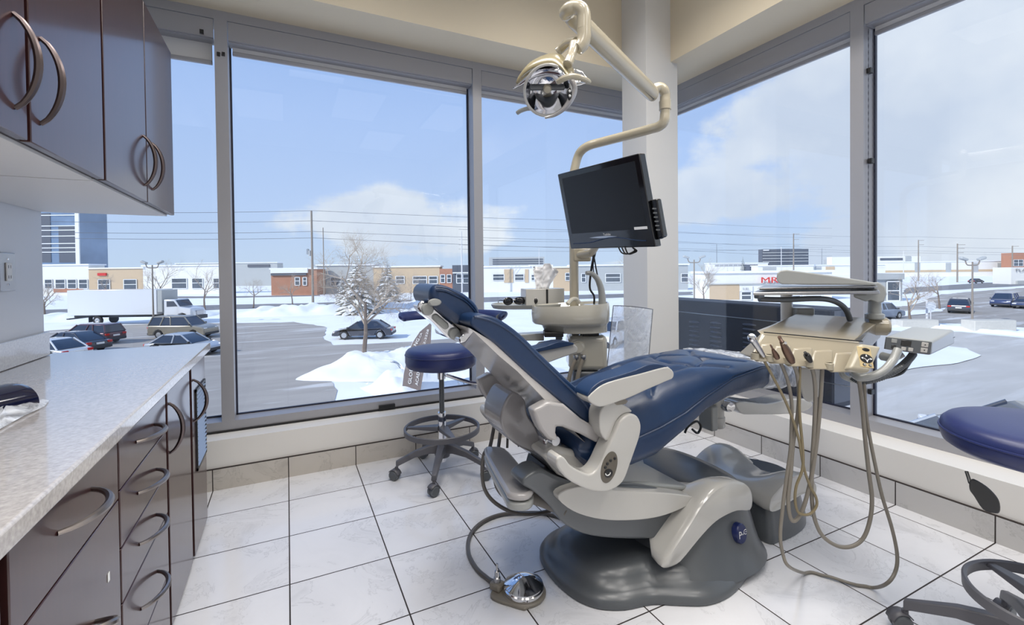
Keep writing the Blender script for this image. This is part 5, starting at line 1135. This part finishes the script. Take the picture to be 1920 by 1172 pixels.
# ------------------------------------------------------------------ cuspidor
cd_ = 2.55
def pl(px, d=cd_): return P(px, 505, d=d)
cb_ = pl(1068); zt = V(1066, 570, cd_).z; zr = V(1066, 604, cd_).z; zs_ = V(1066, 622, cd_).z
cu_ = thing('cuspidor', (cb_.x, cb_.y, .30), 'grey enamel rinsing bowl unit with a curved spout behind the chair', 'cuspidor')
def oring(z, k=1, sh=0, dl=0):
    out = []; hl, hd = .213*k, .155*k
    for i in range(48):
        a = 2*math.pi*i/48; c_, s_ = math.cos(a), math.sin(a); e = 2/2.7 if c_ > 0 else 1
        out.append(cb_+ex*(hl*math.copysign(abs(c_)**e, c_)+sh)+ey*(hd*math.copysign(abs(s_)**e, s_))+Vector((0, 0, z-cb_.z+dl*(c_*.5))))
    return out
M['enamel'] = mat('grey enamel', (180, 176, 164), .14, coat=.7, croug=.05)
bw = MB().loft([oring(zs_, .70, .03), oring(zs_+.004, .80, .03), oring(zr-.012, .84, .02), oring(zr-.004, .95), oring(zr+.008, .985), oring((zr+zt)/2, 1), oring(zt-.012, .99, 0, .012), oring(zt, .975, 0, .02), oring(zt-.002, .94, 0, .02), oring(zt-.035, .84), oring(zt-.055, .5), oring(zt-.06, .1)]).build('bowl', 'enamel', cu_, ang=60)
MB().lathe([(.001, .012), (.045, .010), (.055, 0), (.055, -.03), (.001, -.03)], V(1110, 574, cd_-.03), 28, None, (1.1, .8)).build('spout_base', 'enamel', cu_)
sp = cat([V(1129, 577, 2.55), V(1129, 558, 2.55), V(1126, 538, 2.55), V(1119, 522, 2.54), V(1109, 513, 2.53), V(1099, 512, 2.52)], 6)
MB().tube(sp, [.022-.011*i/(len(sp)-1) for i in range(len(sp))], 14).build('spout', 'silverp', cu_)
MB().tube(cat([V(1064, 570, 2.50), V(1072, 562, 2.52), V(1080, 561, 2.54), V(1086, 568, 2.55)], 5), [.012]*16, 10).build('cup_filler', 'enamel', cu_)
b0, b1 = V(1102, 627, cd_), V(1102, 692, cd_); u_, v_ = uv(b0)
def bxe(name, u0, u1, v0, v1, z0, z1, m, par, bev=.01, seg=3): return extbox(MB(), u0, u1, v0, v1, z0, z1).build(name, m, par, bev=bev, seg=seg)
bxe('body', u_-.110, u_+.100, v_-.06, v_+.12, b1.z, b0.z, 'enamel', cu_, .03, 4)
MB().box(V(1105, 623, cd_), (.09, .1, .03), RE).build('neck', 'black', cu_, bev=.004)
MB().lathe([(.001, .012), (.026, .012), (.030, .009), (.031, .003), (.038, .001), (.038, -.01)], V(1084, 652, cd_-.065), 28, frame(-ey)).build('knob', 'enamel', cu_)
bxe('lower_body', u_-.09, u_+.06, v_-.05, v_+.12, .0, b1.z, 'dgrey', cu_, .02)
for a, b in ((1080, 1064), (1094, 1080)):
    q = MB().tube(cat([V(a, 671, cd_-.075), V((a+b)/2, 690, cd_-.08), V(b, 725, cd_-.08), V(b-4, 760, cd_-.05)], 5), .0115, 12).build('water_hose', 'tubeg', cu_)
    MB().lathe([(.013, 0), (.014, .004), (.014, .02), (.012, .024)], V(a, 674, cd_-.075), 16).build('hose_collar', 'steel', q)
MB().box(V(1037, 625, 2.5), (.10, .12, .025), RE).build('bracket', 'black', cu_, bev=.003); MB().box(V(1048, 633, 2.48), (.035, .03, .02), RE).build('valve', 'dgrey', cu_, bev=.003)
rbox('tray_shelf', [V(1000, 650, 2.4), V(1040, 640, 2.4), V(1040, 644, 2.4), V(1000, 654, 2.4), V(1010, 641, 2.6), V(1055, 634, 2.6), V(1055, 637, 2.6), V(1010, 645, 2.6)], 'tubeg', cu_, .003)
rbox('arm_rail', [V(970, 628, 2.55), V(1020, 625, 2.55), V(1020, 639, 2.55), V(972, 639, 2.55), V(968, 624, 2.7), V(1020, 621, 2.7), V(1020, 634, 2.7), V(970, 636, 2.7)], 'silverp', cu_, .004)
# ------------------------------------------------------------------ pole, operating lamp
dp_ = 2.62
ol_ = thing('operating_lamp', P(1077, 505, d=dp_).xy.to_3d(), 'dental operating lamp on a pale jointed arm above the chair', 'operating lamp')
pb = V(1077, 590, dp_); x0, y0p = pb.x, pb.y
Pz = lambda px, py, d: V(px, py, d)
z330 = V(1079, 330, dp_).z
M['lampg'] = mat('lamp arm enamel', (178, 169, 148), .22, coat=.5, croug=.1)
path = [Vector((x0, y0p, .002)), Vector((x0, y0p, z330-.10)), Vector((x0, y0p, z330))]+[V(1082, 298, 2.61), V(1090, 283, 2.59), V(1105, 273, 2.56), V(1130, 266, 2.52), V(1180, 253, 2.41), V(1220, 242, 2.33), V(1236, 237, 2.29), V(1245, 228, 2.27), V(1247, 214, 2.27), V(1247, 206, 2.27)]
MB().tube(path[:3], .0255, 20).build('pole', 'lampg', ol_)
MB().tube(cat(path[2:], 6), .0245, 18).build('lower_arm', 'lampg', ol_)
e1 = V(1247, 206, 2.27); 
MB().tube([e1, V(1247, 190, 2.27)], .029, 18).build('joint_collar', 'lampg', ol_)
MB().tube(cat([V(1247, 192, 2.27), V(1247, 178, 2.27), V(1244, 169, 2.26), V(1236, 164, 2.26), V(1224, 168, 2.25)], 6), .025, 18).build('elbow', 'lampg', ol_)
a, b = V(1225, 177, 2.24), V(1072, 28, 1.72); dv = (b-a).normalized(); 
MB().tube([a-dv*.01, a, a+dv*.02, a.lerp(b, .5), b-dv*.02, b, b+dv*.015], [.022, .033, .036, .037, .038, .036, .024], 18, sc=(1.08, .85), upv=(0, 0, 1)).build('spring_arm', 'lampg', ol_)
off = Vector((0, 0, -.027)); MB().tube([a+dv*.02+off, b-dv*.03+off], .020, 10, sc=(.6, .95), upv=(0, 0, 1)).build('arm_underside', 'dgrey', ol_)
MB().tube(cat([V(1060, 26, 1.69), V(1066, 18, 1.66), V(1078, 14, 1.65), V(1090, 18, 1.64), V(1095, 32, 1.64), V(1095, 56, 1.64)], 6), .0245, 18).build('upper_elbow', 'lampg', ol_)
MB().lathe([(.001, .012), (.022, .010), (.027, 0), (.027, -.02)], V(1060, 26, 1.69), 20, frame(V(1052, 30, 1.70)-V(1064, 20, 1.67))).build('elbow_cap', 'lampg', ol_)
MB().tube(cat([V(1095, 56, 1.64), V(1095, 72, 1.64), V(1091, 84, 1.64), V(1082, 92, 1.64)], 5), [.0245]*11+[.024]*4+[.02], 18).build('lamp_neck', 'lampg', ol_)
# lamp head: arched shell over a curved reflector, two grips
hdw = lambda px, py, d=1.66: V(px, py, d)
MB().tube(cat([V(1078, 82, 1.645), V(1074, 95, 1.63), V(1069, 110, 1.61), V(1064, 122, 1.60)], 6), [.018, .020, .020, .019, .018, .017, .016, .016, .016, .016, .016, .017, .018, .018, .018, .018, .018, .018, .015], 14).build('yoke', 'lampg', ol_)
MB().tube(cat([V(1080, 78, 1.67), V(1066, 80, 1.71), V(1054, 90, 1.75), V(1045, 98, 1.76)], 5), .016, 12).build('yoke', 'lampg', ol_)
M['shell'] = mat('lamp shell', (158, 146, 112), .3, coat=.4, croug=.15)
def rib(pts, ds): return [V(x, y, d) for (x, y), d in zip(pts, ds)]
# arched shell: front (near) rim and back rim curves lofted
r1 = cat(rib([(968, 156), (982, 138), (1000, 126), (1022, 119), (1040, 119), (1054, 128), (1062, 140), (1068, 150)], [1.70, 1.68, 1.66, 1.64, 1.62, 1.60, 1.585, 1.58]), 4)
r2 = cat(rib([(976, 142), (990, 122), (1008, 110), (1030, 102), (1048, 102), (1060, 112), (1068, 128), (1074, 142)], [1.78, 1.78, 1.77, 1.75, 1.73, 1.70, 1.67, 1.65]), 4)
r3 = cat(rib([(984, 150), (1000, 132), (1018, 122), (1038, 116), (1056, 118), (1070, 128), (1080, 140), (1084, 150)], [1.86, 1.87, 1.87, 1.86, 1.84, 1.81, 1.77, 1.74]), 4)
def strip(rows): 
    mb = MB(); n = len(rows[0]); mb.v = [p for r in rows for p in r]
    mb.f = [(i*n+j, i*n+j+1, (i+1)*n+j+1, (i+1)*n+j) for i in range(len(rows)-1) for j in range(n-1)]; return mb
mid = lambda A, B, dz: [p.lerp(q, .5)+Vector((0, 0, dz)) for p, q in zip(A, B)]
strip([r1, mid(r1, r2, .006), r2, mid(r2, r3, .006), r3]).build('top_shell', 'shell', ol_, thick=.006, ang=60)
# chrome bezel under the shell
z1 = [p+Vector((0, 0, -.010)) for p in r1]; z2 = cat(rib([(962, 166), (980, 158), (1000, 146), (1022, 140), (1040, 140), (1058, 146), (1085, 152), (1104, 154)], [1.68, 1.67, 1.65, 1.63, 1.61, 1.60, 1.62, 1.66]), 4)
strip([z1, z2]).build('bezel', 'chrome', ol_, thick=.005, ang=60)
# reflector: a deep concave dish, seen from below
rc = V(1026, 168, 1.68); rx = (V(1060, 186, 1.64)-V(994, 150, 1.70)).normalized()
nrm = Vector((-.30, -.62, -.55)).normalized(); yv = nrm.cross(ex); yv = (-yv if yv.z < 0 else yv).normalized(); xv = yv.cross(nrm).normalized()
RL = Matrix((xv, yv, nrm)).transposed()
MB().lathe([(.001, -.06), (.035, -.054), (.062, -.034), (.078, -.004), (.086, .016), (.090, .016), (.083, -.008), (.066, -.040), (.036, -.062), (.001, -.068)], rc, 40, RL, (.92, 1.0)).build('reflector', 'chrome', ol_, ang=60)
MB().tube([rc+RL @ Vector((.083*math.cos(t), .090*math.sin(t), .016)) for t in [6.283*i/40 for i in range(40)]], .0055, 8, closed=True).build('reflector_rim', 'lgrey', ol_)
MB().box(rc+RL @ Vector((0, .005, -.012)), (.13, .018, .03), RL).build('bulb_shield', 'dgrey', ol_, bev=.006)
MB().lathe([(.001, .018), (.012, .016), (.016, .008), (.014, -.01)], rc+RL @ Vector((0, .005, .002)), 18, RL).build('bulb_cover', 'putty', ol_)
# side fin with its switch, chrome wing on the right
fin = cat([V(1072, 150, 1.58), V(1078, 166, 1.58), V(1072, 186, 1.585), V(1058, 204, 1.60), V(1040, 216, 1.62), V(1022, 221, 1.63)], 5)
MB().tube(fin, [.016-.009*i/(len(fin)-1) for i in range(len(fin))], 10, sc=(1.3, .6)).build('side_fin', 'mgrey', ol_)
q = V(1068, 176, 1.565); MB().lathe([(.001, .003), (.011, .002), (.012, -.003)], q, 16, frame(-ey+ex*.5), (.7, 1.8)).build('switch_plate', 'black', ol_)
for dz in (.008, -.008): MB().ball(q+Vector((0, 0, dz))-ey*.004, .0045, None, 8, 6).build('switch_button', 'whitep', ol_)
MB().loft([[V(1076, 128, 1.66), V(1092, 134, 1.66), V(1104, 148, 1.66), V(1106, 154, 1.66), V(1090, 160, 1.66), V(1076, 162, 1.66)], [V(1076, 132, 1.72), V(1090, 138, 1.72), V(1098, 148, 1.72), V(1100, 152, 1.72), V(1088, 157, 1.72), V(1076, 158, 1.72)]]).build('wing', 'chrome', ol_, bev=.004)
MB().tube(cat([V(1045, 154, 1.56), V(1058, 147, 1.54), V(1074, 143, 1.54), V(1092, 147, 1.55), V(1106, 154, 1.58)], 6), [.008, .009, .010, .010, .010, .010, .010, .010, .010, .010, .010, .010, .010, .010, .010, .010, .010, .010, .009, .009, .009, .009, .008, .007, .006], 10).build('grip', 'putty', ol_)
MB().tube(cat([V(1000, 204, 1.72), V(988, 204, 1.73), V(976, 208, 1.74), V(970, 212, 1.75)], 5), .008, 10).build('grip', 'silverp', ol_)
# ------------------------------------------------------------------ monitor
TL, TR, BL = V(1045, 327, 2.40), V(1198, 287, 1.99), V(1070, 467, 2.40)
n3 = (TR-TL).cross(BL-TL).normalized()
if n3.dot(ey) > 0: n3 = -n3
r_ = ray(1229, 463); o_ = Vector((0, 0, H)); BR = o_+r_*((TL-o_).dot(n3)/r_.dot(n3))
mo = thing('monitor', (TL+TR+BL+BR)/4, 'black flat screen monitor mounted on the pale pole', 'monitor')
bz = rbox('bezel', [TL, TR, BR, BL]+[p-n3*.045 for p in (TL, TR, BR, BL)], 'blackp', mo, .005)
bil = lambda u, v: (TL*(1-u)+TR*u)*(1-v)+(BL*(1-u)+BR*u)*v
qd = lambda u0, u1, v0, v1, dz: [bil(u0, v0)+n3*dz, bil(u1, v0)+n3*dz, bil(u1, v1)+n3*dz, bil(u0, v1)+n3*dz]
rbox('screen', qd(.055, .945, .07, .80, .0012)+qd(.055, .945, .07, .80, -.003), 'screen', mo, .0005)
q = MB(); q.text('Toshiba', bil(.46, .848)+n3*.0015, (BR-BL), (TL-BL), .016, 0, fit=.045); q.build('maker_mark', 'whitep', mo, flat=True)
rbox('label_strip', qd(.82, .955, .775, .805, .0018)+qd(.82, .955, .775, .805, .0004), 'whitep', mo, .0003)
MB().tube([bil(.06+.86*i/24, .93-.045*math.sin(math.pi*min(1, max(0, (i-4)/20)))**2*1.2)+n3*.002 for i in range(25)], .0022, 6).build('bezel_curve', 'navy', mo)
q = MB(); q.v = [bil(.28+.34*u, .865+(.012 if s else -.012)*math.sin(math.pi*u))+n3*.0012 for u in [i/16 for i in range(17)] for s in (0, 1)]; q.f = [(2*i, 2*i+1, 2*i+3, 2*i+2) for i in range(16)]; q.build('chrome_flash', 'steel', mo, flat=True)
sB = [bil(1.0, .50)-n3*.02, bil(1.065, .50)-n3*.02, bil(1.065, .90)-n3*.02, bil(1.0, .93)-n3*.02]
sd_ = rbox('side_panel', sB+[p-n3*.035 for p in sB], 'blackp', mo, .006)
for i in range(6): MB().box(bil(1.035, .60+.045*i)-n3*.017, (.022, .006, .006), RE).build('side_button', 'dgrey', sd_, bev=.001)
MB().box(V(1090, 478, 2.62), (.10, .07, .075), RE).build('pole_clamp', 'lampg', mo, bev=.008)
MB().tube([V(1085, 478, 2.60), V(1112, 474, 2.52)], .022, 12).build('mount_arm', 'lampg', mo)
MB().tube([V(1110, 474, 2.52), bil(.4, .8)-n3*.05], .02, 10).build('mount_arm', 'lampg', mo)
cq = MB()
for k in range(3): cq.tube(cat([V(1160+6*k, 464, 2.12), V(1166+6*k, 474+k, 2.12), V(1178+5*k, 476-k, 2.12), V(1190+2*k, 470, 2.12), V(1186, 464, 2.14)], 5), .0035, 6)
cq.build('cable_loops', 'black', mo)
for k, pts in enumerate(([(1115, 470, 2.5), (1108, 510, 2.55), (1106, 540, 2.6), (1114, 556, 2.6), (1113, 578, 2.6)], [(1112, 470, 2.5), (1117, 500, 2.55), (1122, 525, 2.62), (1130, 560, 2.66), (1131, 575, 2.66)], [(1118, 470, 2.5), (1112, 500, 2.55), (1118, 530, 2.62), (1128, 556, 2.7)])):
    MB().tube(cat([V(*p) for p in pts], 6), (.006, .004, .003)[k], 8).build('cable', 'black', mo)
# ------------------------------------------------------------------ tray with tissue box and glasses
td = 2.62
tz = V(985, 572, td).z
tr2 = thing('side_tray', V(985, 572, td+.1), 'small grey tray on the pole holding a tissue box and two pairs of glasses', 'tray')
tr2.location.z = tz-.03; tr2['_o'] = tuple(tr2.location)
def trp(k, z): return [Vector((*(V(986, 572, td+.12).xy+(ex*.205*k*math.copysign(abs(math.cos(t))**.6, math.cos(t))+ey*.14*k*math.copysign(abs(math.sin(t))**.6, math.sin(t))).xy), z)) for t in [6.283*i/40 for i in range(40)]]
MB().loft([trp(.85, tz-.026), trp(.95, tz-.022), trp(1, tz-.004), trp(1, tz), trp(.96, tz), trp(.93, tz-.010), trp(.3, tz-.011)]).build('tray', 'silverp', tr2)
MB().tube([V(1000, 578, td+.14), V(1040, 585, td+.1), V(1074, 588, 2.62)], .016, 10).build('tray_arm', 'lampg', tr2)
MB().box(V(1077, 588, 2.62), (.075, .07, .05), RE).build('clamp', 'lampg', tr2, bev=.006)
tb0 = V(1017, 566, td+.12); tzb = tz-.0095
u2, v2 = uv(tb0); hb_ = V(1017, 541, td+.12).z-tzb
bx_ = thing('tissue_box', W3(u2, v2, tzb), 'grey tissue box with a tissue pulled up, on the side tray', 'tissue box')
Rb = RE @ RZ(.25)
MB().box(W3(u2, v2, tzb+hb_/2+.0005), (.235, .115, hb_), Rb).build('carton', 'lgrey', bx_, bev=.003)
MB().box(W3(u2, v2, tzb+hb_/2)+Rb @ Vector((.01, -.058, 0)), (.012, .003, hb_*.95), Rb).build('carton_slot', 'black', bx_)
def tis(s, t):
    x = (s-.5); w = .085+.10*t**1.1-(.06*max(0, t-.80)*5); z = t*.148
    return W3(u2, v2, tzb+hb_)+Rb @ Vector((x*w+.012*t*math.sin(t*3)+.02*t, .014*math.sin(x*16+t*2)*(.3+t)+.012*noise.noise(Vector((x*9, t*7, 1))), z*(1-.18*abs(x)*2*t+.05*math.sin(x*9)*t)))
MB().grid(tis, 36, 22).build('tissue', 'paper', bx_, thick=.001, ang=180)
for k, (px, rot, lab, m) in enumerate(((963, .3, 'dark glasses at the left of the side tray, nearer the tray edge', 'lens'), (988, -.25, 'black wraparound glasses leaning on the tissue box', 'blackp'))):
    g0 = V(px, 566 if k == 0 else 563, td+(.05 if k == 0 else .07)); g0.z = tz+.004
    gl = thing('sunglasses', g0, lab, 'glasses'); Rg = RE @ RZ(rot)
    fr = MB()
    for s in (-1, 1):
        q = MB().ball(g0+Rg @ Vector((s*.034, -.004+.0*s, .016)), (.029, .006, .019), Rg @ RZ(-s*.25), 16, 8).build('lens', m, gl)
        fr.tube([g0+Rg @ Vector((s*.034+.030*math.cos(t), -.004-.25*s*.030*math.cos(t), .016+.020*math.sin(t))) for t in [6.283*i/20 for i in range(20)]], .003, 6, closed=True)
        fr.tube(cat([g0+Rg @ Vector((s*.064, .006, .02)), g0+Rg @ Vector((s*.07, .04, .02)), g0+Rg @ Vector((s*.066, .09, .012)), g0+Rg @ Vector((s*.06, .115, .002))], 4), .0028, 6)
    fr.tube([g0+Rg @ Vector((-.008, -.008, .022)), g0+Rg @ Vector((.008, -.008, .022))], .003, 6)
    fr.build('frame', 'blackp', gl)
# clear plastic sheet standing by the column, with its wire rim
M['rimw'] = mat('thin wire rim', (120, 122, 128), .4, metal=.5)
ps = thing('plastic_sheet', V(1180, 690, 2.62), 'clear curved plastic sheet standing in front of the column', 'plastic sheet')
ps.location.z = V(1180, 700, 2.62).z; ps['_o'] = tuple(ps.location)
def shf(s, t):
    x0_ = 1150+(1137-1150)*(1-t); x1_ = 1224-(1224-1214)*(1-t); px = x0_+(x1_-x0_)*s; py = 700+(573+7*s**2-700)*t
    return V(px, py, 2.60+.10*s+.05*math.sin(s*5+t*1.5)*.5)
MB().grid(shf, 26, 26).build('sheet', 'plastic2', ps, thick=.002, ang=180)
MB().tube([shf(0, t/20) for t in range(21)]+[shf(s/20, 1) for s in range(1, 21)]+[shf(1, 1-t/20) for t in range(1, 21)], .0025, 6).build('rim', 'rimw', ps)
# ------------------------------------------------------------------ rolling stools
def stool(c, ang0, zs, th, rad, zring, rring, rleg, label, nlegs=5):
    o = thing('rolling_stool', (c.x, c.y, 0), label, 'stool')
    at = lambda r, a, z: Vector((c.x+r*math.cos(a), c.y+r*math.sin(a), z))
    C0 = lambda z: Vector((c.x, c.y, z))
    st = MB().lathe([(.001, zs-th), (rad*.90, zs-th), (rad*.97, zs-th+.012), (rad, zs-th+.035), (rad, zs-.035), (rad*.985, zs-.016), (rad*.93, zs-.003), (rad*.80, zs+.004), (rad*.4, zs+.008), (.001, zs+.009)], C0(0), 56).build('seat', 'navystool', o, ang=60)
    MB().tube([at(rad*1.0, 6.283*i/56, zs-.034) for i in range(56)], .0035, 6, closed=True).build('piping', 'navystool', st)
    MB().lathe([(.001, zs-th), (.09, zs-th), (.09, zs-th-.008), (.03, zs-th-.012), (.024, zs-th-.08), (.001, zs-th-.08)], C0(0), 24).build('seat_mount', 'chrome', o)
    MB().lathe([(.001, .10), (.016, .10), (.016, zs-th), (.001, zs-th)], C0(0), 20).build('gas_lift', 'dgrey', o)
    MB().lathe([(.001, .08), (.026, .08), (.026, zring+.10), (.022, zring+.105), (.001, zring+.105)], C0(0), 24).build('column', 'chrome', o)
    rg = MB(); rings = []
    n = 64
    for i in range(n):
        a = 6.283*i/n; rings.append([at(rring, a, zring-.018), at(rring-.010, a, zring-.018), at(rring-.012, a, zring+.012), at(rring-.004, a, zring+.016), at(rring+.001, a, zring+.012)])
    rg.loft(rings, closed=True); fr = rg.build('foot_ring', 'baseplastic', o)
    sp_ = MB()
    for i in range(3):
        a = ang0+.5+i*2.094; v1 = at(.02, a, zring-.012); v2 = at(rring-.005, a, zring-.006); sd = Vector((-math.sin(a), math.cos(a), 0))
        sp_.add([v1+sd*.03, v1-sd*.03, v2-sd*.012, v2+sd*.012, v1+sd*.03+Vector((0, 0, .03)), v1-sd*.03+Vector((0, 0, .03)), v2-sd*.012+Vector((0, 0, .012)), v2+sd*.012+Vector((0, 0, .012))], [(0, 1, 2, 3), (4, 5, 6, 7), (0, 1, 5, 4), (1, 2, 6, 5), (2, 3, 7, 6), (3, 0, 4, 7)])
    sp_.build('ring_spokes', 'baseplastic', fr, bev=.004)
    MB().lathe([(.001, .11), (.045, .11), (.05, .13), (.045, .19), (.028, .20), (.001, .20)], C0(0), 24).build('hub', 'baseplastic', o)
    for i in range(nlegs):
        a = ang0+i*6.2832/nlegs; sd = Vector((-math.sin(a), math.cos(a), 0)); rr_ = []
        for (r, z, w, h) in ((.02, .165, .030, .030), (.08, .165, .026, .024), (rleg*.6, .145, .021, .018), (rleg*.93, .105, .018, .016), (rleg, .095, .016, .018)):
            q = at(r, a, z); rr_.append([q+sd*w+Vector((0, 0, -h)), q-sd*w+Vector((0, 0, -h)), q-sd*w*.75+Vector((0, 0, h)), q+sd*w*.75+Vector((0, 0, h))])
        MB().loft(rr_).build('leg', 'baseplastic', o, bev=.006, seg=3)
        ca = a+.9*(-1)**i; q = at(rleg+.008, a, .031); cs = MB()
        hub = at(rleg-.004, a, .078); MB().tube([hub, hub+Vector((0, 0, -.02))], .010, 10).build('caster_stem', 'baseplastic', o)
        Rw = frame((math.cos(ca), math.sin(ca), 0))
        k = MB().lathe([(.001, -.024), (.024, -.024), (.030, -.019), (.0305, -.006), (.026, -.004), (.026, .004), (.0305, .006), (.030, .019), (.024, .024), (.001, .024)], q, 22, Rw).build('caster', 'dgrey', o)
        rr2 = []
        for j in range(9):
            t = math.pi*(.05+.75*j/8); dx = Rw @ Vector((0, 1, 0)) if abs((Rw @ Vector((0, 1, 0))).z) < .5 else Rw @ Vector((1, 0, 0)); p_ = q+dx*math.cos(t)*.034+Vector((0, 0, math.sin(t)*.034)); ax = Rw @ Vector((0, 0, 1))
            rr2.append(p_+ax*.022); rr2.append(p_-ax*.022)
        cs.v = rr2; cs.f = [(2*j, 2*j+1, 2*j+3, 2*j+2) for j in range(8)]; cs.build('caster_hood', 'baseplastic', k, thick=.004)
    return o, at
# the stool by the window
c1 = P(828, 870, z=0); c1 = P(829, 803, z=.285)
z_ = lambda px, py, c: V(px, py, c.dot(fw)-H*fw.z*0+(-H*fw.z)).z
d1 = (c1-Vector((0, 0, H))).dot(fw)
zseat = V(826, 652, d1).z; zbot = V(826, 696, d1-.15).z
o, at = stool(c1, -2.05, zseat, max(.10, zseat-zbot), V(892, 660, d1).dot(ex)-V(826, 660, d1).dot(ex), .285, .235, .285, 'navy rolling stool by the large window, behind the reclined headrest')
zarm = V(848, 592, d1).z
ac = V(850, 595, d1-.02); q = []
for i in range(25):
    t = -.15+3.44*(i/24 if 1 < i < 23 else (i*1.55/24 if i < 2 else 1-(24-i)*1.55/24)); q.append(Vector((ac.x, ac.y, zarm))+ex*(-.315*math.cos(t))+ey*(.20*math.sin(t)-.05))
MB().tube(q, [.012, .026]+[.034]*21+[.026, .012], 14, sc=(.62, 1.0), upv=(0, 0, 1) if False else None).build('body_support', 'navystool', o)
q = MB().tube(cat([V(836, 703, d1), V(860, 711, d1), V(890, 719, d1-.03), V(908, 715, d1-.04), V(920, 700, d1-.03), V(928, 670, d1), V(934, 640, d1), V(940, 604, d1)], 6), .011, 12).build('support_arm', 'chrome', o)
rbox('arm_bracket', [V(930, 592, d1-.03), V(944, 583, d1-.03), V(938, 624, d1-.03), V(928, 624, d1-.03)]+[V(930, 592, d1+.0), V(944, 583, d1+.0), V(938, 624, d1+.0), V(928, 624, d1+.0)], 'silverp', o, .003)
# the stool at the lower right corner
c2 = P(1972, 1132, z=.276); a2 = [math.atan2(p.y-c2.y, p.x-c2.x) for p in (P(1855, 1140, z=.03), P(1715, 1165, z=.03))]
o, at = stool(c2, (a2[0]+a2[1])/2-.628, V(1935, 792, 1.40).z, .085, .245, .276, .19, .335, 'navy rolling stool at the lower right corner, cut off by the frame')
# lever of the second stool
lv = [V(1812, 884, 1.36), V(1816, 896, 1.35), V(1819, 906, 1.34)]
MB().tube(lv, .0045, 8).build('lever', 'black', o)
pp_ = [(1818, 902), (1826, 898), (1850, 912), (1868, 930), (1875, 945), (1874, 961), (1862, 962), (1843, 955), (1826, 930), (1818, 918)]
MB().loft([[V(x, y, 1.33) for x, y in smooth2(pp_, 3)], [V(x, y, 1.345) for x, y in smooth2(pp_, 3)]]).build('lever_paddle', 'black', o, bev=.004)
# ------------------------------------------------------------------ wrapped pad on the counter
zc_ = .911
pg = [(-70, 775), (-20, 828), (0, 805), (45, 780), (85, 761), (91, 752), (85, 742), (40, 742), (-40, 748)]
ptr = thing('wrapped_pad', P(30, 765, z=zc_), 'glossy navy pad in clear plastic wrap, lying on the countertop at the left edge', 'pad')
cA, cB = P(88, 756, z=zc_), P(-90, 800, z=zc_); dr_ = (cB-cA)
q = MB(); ring = []
for i in range(15):
    t = i/14; c = cA.lerp(cB, t); w = .075*min(1, (t*7+.02))**.5; h = .052*min(1, (t*6+.03))**.5; sd = Vector((-dr_.y, dr_.x, 0)).normalized()
    if sd.dot(ey) < 0: sd = -sd
    ring.append([c+sd*(w*math.cos(a)+.06)+Vector((0, 0, h*max(-.25, math.sin(a))+.013)) for a in [6.283*k/24 for k in range(24)]])
q.loft(ring).build('pad', 'padgloss', ptr)
M['wrapw'] = plastic_mat('crumpled wrap', .75)
flat_ = [P(a, b, z=zc_) for a, b in ((92, 752), (84, 763), (45, 781), (0, 806), (-60, 840), (-90, 790), (-20, 752))]
cc = sum(flat_, Vector())/len(flat_); sh_ = MB(); n = len(flat_)
for k in range(7):
    s = 1-k/6.5
    for j in range(48):
        t = j/48*n; i = int(t) % n; p = flat_[i].lerp(flat_[(i+1) % n], t-int(t)); v = cc.lerp(p, s); v.z = zc_+.002+.020*(1-s)+.007*noise.noise(v*60)*(1 if k else 0)+.004*(1 if k else 0); sh_.v.append(v)
sh_.f = [(k*48+j, k*48+(j+1) % 48, (k+1)*48+(j+1) % 48, (k+1)*48+j) for k in range(6) for j in range(48)]
sh_.build('plastic_wrap', 'wrapw', ptr, ang=180)
# ------------------------------------------------------------------ tidy
for o in bpy.data.objects:
    if '_o' in o: del o['_o']
